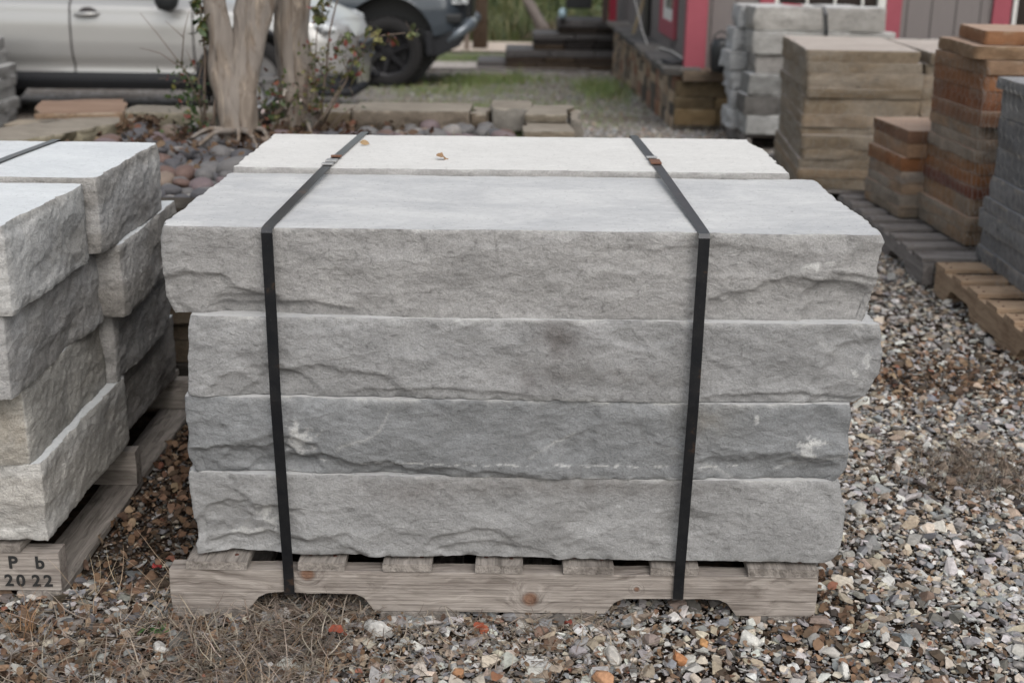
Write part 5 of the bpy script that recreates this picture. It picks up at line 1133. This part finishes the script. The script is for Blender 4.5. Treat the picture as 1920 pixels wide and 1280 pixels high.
# ------------------------------------------------------------------ vehicles
def car_paint(name, c, flake=.4, rough=.3):
    m, t, b = newmat(name, rough, flake, .5); b.inputs['Base Color'].default_value = (*c, 1); b.inputs['Coat Weight'].default_value = .6; b.inputs['Coat Roughness'].default_value = .08; return m
M_silver = car_paint('silver beige paint', (.37, .368, .362), .4, .28); M_truck = car_paint('grey pickup paint', (.042, .054, .068), .15, .4)
M_tyre = plain('tyre rubber', (.018, .0175, .018), .85, 0, .25, .2, 40); M_trim = plain('black plastic cladding', (.012, .013, .016), .6, 0, .35); M_chrome = plain('chrome', (.6, .6, .62), .12, 1); M_rimd = plain('dark alloy', (.03, .03, .033), .35, .6); M_alloy = plain('alloy', (.35, .35, .36), .3, .9)
M_lens, t, b = newmat('headlight lens', .08, 0, .6); t.links.new(ramp(t, [(.4, (.12, .13, .14)), (.6, (.75, .78, .8))]).outputs[0], b.inputs['Base Color'])
rmp = [n for n in t.nodes if n.type == 'VALTORGB'][0]; t.links.new(noise(t, coord(t), 18, 2), rmp.inputs[0])
def wheel(parent, x, y, z, r, wd, spokes, rimm, side=-1, rimr=.62):
    """axis along y; side -1 = outer face towards the camera"""
    e = MB(); M = Matrix.Rotation(R(90), 4, 'X')
    e.lathe([(r*rimr, -wd*.42), (r*.70, -wd*.5), (r*.93, -wd*.5), (r*.985, -wd*.40), (r, -wd*.2), (r, wd*.2), (r*.985, wd*.40), (r*.93, wd*.5), (r*.7, wd*.5), (r*rimr, wd*.42)], 48, M)
    wp = empty('wheel', (x, y, z)); wp.parent = parent
    ty = e.build('tyre', M_tyre, wp, smooth=True)
    tr = MB()
    for k in range(36):
        a = 2*math.pi*k/36; Mr = Matrix.Rotation(a, 4, 'Y')
        for s_ in (-1, 1): tr.box(-.014, .014, s_*wd*.27-wd*.17, s_*wd*.27+wd*.17, r-.004, r+.007, Mr @ Matrix.Rotation(.25*s_, 4, 'Z'))
    tr.build('tread', M_tyre, ty) if r > .36 else None
    q = MB(); o_ = side*wd*.30; q.lathe([(r*rimr, side*-wd*.42), (r*(rimr-.03), side*-wd*.40), (r*(rimr-.06), side*-wd*.1), (r*(rimr-.08), side*-wd*.02), (0, side*-wd*.02)], 40, M)
    for k in range(spokes):
        Mr = Matrix.Rotation(2*math.pi*k/spokes+.2, 4, 'Y'); q.prism([(-.035*r/.35, r*.12), (.035*r/.35, r*.12), (.028*r/.35, r*(rimr-.03)), (-.028*r/.35, r*(rimr-.03))], side*wd*.20, side*wd*.36, 'y') if k < 0 else q.add([Mr @ Vector(p) for p in [(-.04*r/.35, side*wd*.18, r*.1), (.04*r/.35, side*wd*.18, r*.1), (.025*r/.35, side*wd*.30, r*(rimr-.02)), (-.025*r/.35, side*wd*.30, r*(rimr-.02)), (-.03*r/.35, side*wd*.34, r*.1), (.03*r/.35, side*wd*.34, r*.1), (.016*r/.35, side*wd*.40, r*(rimr-.02)), (-.016*r/.35, side*wd*.40, r*(rimr-.02))]], [(0,3,2,1),(4,5,6,7),(0,1,5,4),(1,2,6,5),(2,3,7,6),(3,0,4,7)])
    q.lathe([(0, -side*wd*.40), (r*.16, -side*wd*.39), (r*.17, -side*wd*.2)], 20, M)
    q.build('rim', rimm, wp, smooth=False)
    return wp
def vehicle(root, x0, x1, hw, zb, zs, arches, prof, hood, paint, gaps, lower, endround=.35, n=260, roofmat=None, shoulder=.86):
    """side skin: prof = list of (v, inset) from sill to shoulder; hood(x) = shoulder height; arches [(xc, zc, r)]"""
    xs = np.linspace(x0, x1, n+1); nv_ = 26; vs = np.linspace(0, 1, nv_+1)
    pv = [p[0] for p in prof]; pi = [p[1] for p in prof]
    def width(x):
        w_ = 1.
        for e, s_ in ((x1, 1), (x0, -1)):
            d = (e-x)*s_
            if d < endround: w_ = min(w_, math.sqrt(max(0, 1-((endround-d)/endround)**2.4))*.42+.58)
        return hw*w_
    for sgn in (-1, 1):
        V = np.zeros((n+1, nv_+1, 3)); keep = np.ones((n, nv_), bool)
        for i, x in enumerate(xs):
            zt = hood(x)
            for j, v_ in enumerate(vs):
                z = zb(x)+(zt-zb(x))*v_; px, pz = x, z
                for (xc, zc, r_) in arches:
                    d = math.hypot(px-xc, pz-zc)
                    if d < r_ and pz > zc-.35:
                        if d > 1e-6 and d > r_-.028: px, pz = xc+(px-xc)*r_/d, zc+(pz-zc)*r_/d
                V[i, j] = (px, sgn*(width(x)-np.interp((z-zb(x))/(zt-zb(x)), pv, pi)), pz)
        for i in range(n):
            for j in range(nv_):
                c = V[i:i+2, j:j+2].reshape(-1, 3).mean(0)
                if any(math.hypot(c[0]-xc, c[2]-zc) < r_-.004 and c[2] > zc-.4 for xc, zc, r_ in arches): keep[i, j] = False
        def idx(i, j): return i*(nv_+1)+j
        groups = {}
        for i in range(n):
            for j in range(nv_):
                if not keep[i, j]: continue
                xm = (xs[i]+xs[i+1])/2; zm = (V[i, j, 2]+V[i, j+1, 2])/2
                k = 'fender' if xm > (x0+x1)/2 else 'fender rear'
                for a in range(len(gaps)-1):
                    if gaps[a] < xm < gaps[a+1]: k = 'door%d' % a
                if any(abs(xm-g) < (x1-x0)/n*.51 for g in gaps) and zm > lower: k = 'door_gap %d' % int(np.argmin([abs(xm-g) for g in gaps]))
                if zm < lower: k = 'sill %d' % sum(xm > a_[0] for a_ in arches)
                groups.setdefault(k, []).append((idx(i, j), idx(i+1, j), idx(i+1, j+1), idx(i, j+1)) if sgn < 0 else (idx(i, j+1), idx(i+1, j+1), idx(i+1, j), idx(i, j)))
        VV = V.reshape(-1, 3)
        for k, F in groups.items():
            F = np.array(F); used = np.unique(F); mp = np.zeros(len(VV), int)-1; mp[used] = np.arange(len(used)); U = VV[used].copy()
            k = k.split()[0]
            if k == 'door_gap': U[:, 1] -= sgn*.008
            m_ = {'door_gap': M_groove, 'sill': M_trim}.get(k, paint)
            link('door' if k.startswith('door') and k != 'door_gap' else k, np_mesh(k, U, mp[F], True), m_, root)
    # top / hood skin and closed ends
    V = []; F = []; m_ = 12
    for i, x in enumerate(xs[::4]):
        for j in range(m_+1):
            a = -1+2*j/m_; w_ = (width(x)-np.interp(1, pv, pi)); V.append((x, a*w_, hood(x)+.07*(1-abs(a)**2.5)*min(1, (x1-x)/.3+.05, (x-x0)/.3+.05)))
    k = len(xs[::4])
    for i in range(k-1):
        for j in range(m_): F.append((i*(m_+1)+j, (i+1)*(m_+1)+j, (i+1)*(m_+1)+j+1, i*(m_+1)+j+1))
    link('bonnet', np_mesh('bonnet', np.array(V), np.array(F), True), paint, root)
    for x, s_ in ((x1, 1), (x0, -1)):
        V = []; w_ = width(x)
        for j in range(9):
            z = zb(x)+(hood(x)-zb(x))*j/8; ins = np.interp(j/8, pv, pi)
            for a in np.linspace(-1, 1, 11): V.append((x+s_*.05*(1-abs(a)**2)*math.sin(math.pi*(j/8)**.8), a*(w_-ins), z))
        F = [(j*11+i, j*11+i+1, (j+1)*11+i+1, (j+1)*11+i) for j in range(8) for i in range(10)]
        link('bumper', np_mesh('bumper', np.array(V), np.array(F if s_ > 0 else [f[::-1] for f in F]), True), paint, root)
    for (xc, zc, r_) in arches:
        nn_ = 24
        for sgn in (-1, 1):
            q = MB(); V = []; F = []
            for j in range(nn_+1):
                a = math.pi*(-.12+1.24*j/nn_)
                for d in (.02, .34): V.append((xc+(r_)*math.cos(a), sgn*(hw-d), zc+(r_)*math.sin(a)))
            F = [(2*j, 2*j+1, 2*j+3, 2*j+2) for j in range(nn_)]; q.add(V, F)
            q.add([(xc+(r_+.01)*math.cos(a), sgn*(hw-.34), zc+(r_+.01)*math.sin(a)) for a in [2*math.pi*j/24 for j in range(24)]], [tuple(range(24))])
            q.build('wheel_well', M_blk2, root)
        for sgn in (-1, 1):
            q = MB(); V = []; 
            for j in range(nn_+1):
                a = math.pi*(-.10+1.20*j/nn_); y_ = sgn*(hw+.004)
                for rr_, yy in ((r_-.005, y_-sgn*.03), (r_-.002, y_), (r_+.04, y_-sgn*.012), (r_+.042, y_-sgn*.03)): V.append((xc+rr_*math.cos(a), yy, zc+rr_*math.sin(a)))
            q.add(V, [(4*j+k, 4*j+k+1, 4*j+k+5, 4*j+k+4) for j in range(nn_) for k in range(3)])
            q.build('wheel_arch', M_trim, root, smooth=True) if paint is M_silver else None
def xyz(f): return f
# silver car: near side y = 8.2, nose at x = -1.17
car = empty('silver_car', (0, 9.1, gz(8.6)), 0, 'silver beige car parked side on behind the rock bed, cut by the top edge', 'car')
hood_s = lambda x: float(np.interp(x, [-5.85, -5.6, -4.9, -2.9, -2.6, -1.9, -1.52, -1.38, -1.33], [.80, .95, 1.0, .97, .955, .91, .82, .76, .66]))
zb_s = lambda x: float(np.interp(x, [-5.85, -5.5, -5, -1.7, -1.4, -1.24], [.34, .25, .24, .25, .20, .26]))
prs = [(0, .07), (.10, .02), (.16, .035), (.26, .05), (.30, .035), (.36, .012), (.5, .0), (.72, .006), (.86, .03), (.895, .028), (.93, .055), (1, .12)]
vehicle(car, -6.02, -1.33, .90, zb_s, .24, [(-2.14, .33, .405), (-4.88, .33, .405)], prs, hood_s, M_silver, [-4.35, -3.58, -2.60], .385, .40, 280)
for x in (-2.14, -4.88):
    for sgn in (-1, 1): wheel(car, x, sgn*.79, .335, .335, .22, 5, M_alloy, sgn, .66)
gh = MB(); gh.add([(-5.5, -.80, .98), (-2.75, -.80, .97), (-3.5, -.62, 1.48), (-5.1, -.62, 1.5), (-5.5, .80, .98), (-2.75, .80, .97), (-3.5, .62, 1.48), (-5.1, .62, 1.5)], [(0,1,2,3), (5,4,7,6), (1,5,6,2), (4,0,3,7)]); gh.build('window', M_glassd, car)
MB().add([(-3.5, -.63, 1.475), (-3.5, .63, 1.475), (-5.1, .63, 1.495), (-5.1, -.63, 1.495), (-3.6, -.5, 1.54), (-3.6, .5, 1.54), (-5.0, .5, 1.55), (-5.0, -.5, 1.55)], [(0,1,5,4), (1,2,6,5), (2,3,7,6), (3,0,4,7), (4,5,6,7)]).build('roof', M_silver, car)
for x0, x1 in ((-3.545, -3.345), (-4.5, -4.31)):
    MB().tube([(x0, -.878, .835), (x0+.03, -.915, .842), ((x0+x1)/2, -.925, .846), (x1-.03, -.915, .848), (x1, -.878, .85)], [.010, .017, .018, .017, .010], 10).build('handle', M_silver, car, smooth=True)
    MB().lathe([(0, 0), (.07, 0), (.06, -.004), (0, -.004)], 20, Matrix.Translation((.0, 0, 0)) @ Matrix.Rotation(R(90), 4, 'X') @ Matrix.Scale(.55, 4, (0, 1, 0))).build('handle_recess', M_groove, car, ((x0+x1)/2+.015, -.893, .862))
mr = MB().lathe([(0, 0), (.05, .0), (.085, .05), (.09, .12), (.06, .17), (0, .18)], 18, Matrix.Rotation(R(12), 4, 'Y')).build('mirror', M_blk2, car, (-2.78, -1.0, .885), smooth=True); mr.scale = (1.1, .8, 1)
MB().tube([(-2.80, -.82, .95), (-2.79, -.96, .94)], .03, 8).build('mirror_arm', M_blk2, car)
for sgn in (-1, 1):
    hl = MB().lathe([(0, -.02), (.10, -.015), (.115, .02), (.08, .045), (0, .055)], 24, Matrix.Rotation(R(90*-sgn), 4, 'X') @ Matrix.Scale(1.75, 4, (1, 0, 0))).build('headlight', M_lens, car, (-1.58, sgn*.83, .775), (0, R(8), R(-34*-sgn)), smooth=True); hl.scale = (1, 1, .55)
    MB().tube([(-1.27, sgn*.48, .27), (-1.36, sgn*.68, .23), (-1.6, sgn*.84, .24)], [.035, .045, .03], 10).build('lower_lip', M_trim, car, smooth=True)
    MB().box(-1.46, -1.30, sgn*.66-.06, sgn*.66+.06, .36, .46).build('fog_light_recess', M_blk2, car, bevel=.02)
MB().tube([(-1.31, -.42, .58), (-1.26, 0, .60), (-1.31, .42, .58)], .05, 8).build('grille', M_blk2, car)
MB().box(-5.4, -1.6, -.7, .7, .24, .42).build('underbody', M_blk2, car)
# grey pickup: near side y = 12.0
tk = empty('pickup_truck', (0, 12.95, gz(12.3)), 0, 'dark grey pickup truck with big black wheel behind the nose of the silver car', 'pickup')
hood_t = lambda x: float(np.interp(x, [-6.2, -2.6, -1.2, -.75, -.58, -.52], [1.28, 1.22, 1.14, 1.08, .98, .90]))
zb_t = lambda x: float(np.interp(x, [-6.2, -2.0, -1.0, -.8, -.52], [.52, .5, .46, .53, .62]))
prt = [(0, .06), (.12, .01), (.3, .0), (.6, .0), (.8, .02), (1, .10)]
vehicle(tk, -6.2, -.56, .92, zb_t, .5, [(-1.42, .47, .515), (-4.9, .47, .50)], prt, hood_t, M_truck, [-3.6, -2.35], .56, .30, 280)
for x in (-1.42, -4.9):
    for sgn in (-1, 1): wheel(tk, x, sgn*.80, .378, .385, .27, 6, M_rimd, sgn, .64)
gh = MB(); gh.add([(-4.2, -.80, 1.25), (-2.2, -.80, 1.2), (-2.9, -.65, 1.75), (-4.1, -.65, 1.78), (-4.2, .80, 1.25), (-2.2, .80, 1.2), (-2.9, .65, 1.75), (-4.1, .65, 1.78)], [(0,1,2,3), (5,4,7,6), (1,5,6,2), (4,0,3,7)]); gh.build('window', M_glassd, tk)
MB().box(-4.1, -2.9, -.65, .65, 1.76, 1.82).build('roof', M_truck, tk, bevel=.02)
MB().prism([(-1.0, .34), (-.86, .34), (-.62, .46), (-.56, .60), (-1.02, .62)], -.88, .88, 'y').build('valance', M_trim, tk, bevel=.02)
for sgn in (-1, 1):
    MB().tube([(-.76, sgn*.86, .50), (-.62, sgn*.84, .60), (-.53, sgn*.74, .68), (-.50, sgn*.6, .69)], [.03, .065, .075, .07], 12).build('bumper_end', car_paint('bumper silver', (.14, .165, .19), .3, .3), tk, smooth=True)
    MB().box(-.80, -.60, sgn*.86-.05, sgn*.86+.05, .70, .80).build('fog_light_recess', M_blk2, tk, bevel=.02)
    MB().box(-.72, -.53, sgn*.80-.09, sgn*.80+.09, .90, 1.05).build('headlight', M_lens, tk, bevel=.03)
MB().box(-.60, -.50, -.60, .60, .62, 1.0).build('grille', M_blk2, tk, bevel=.03)
MB().box(-6.0, -.9, -.7, .7, .42, .62).build('underbody', M_blk2, tk)
MB().tube([(-1.42, -.8, .38), (-1.42, .8, .38)], .05, 8).build('axle', M_blk2, tk)
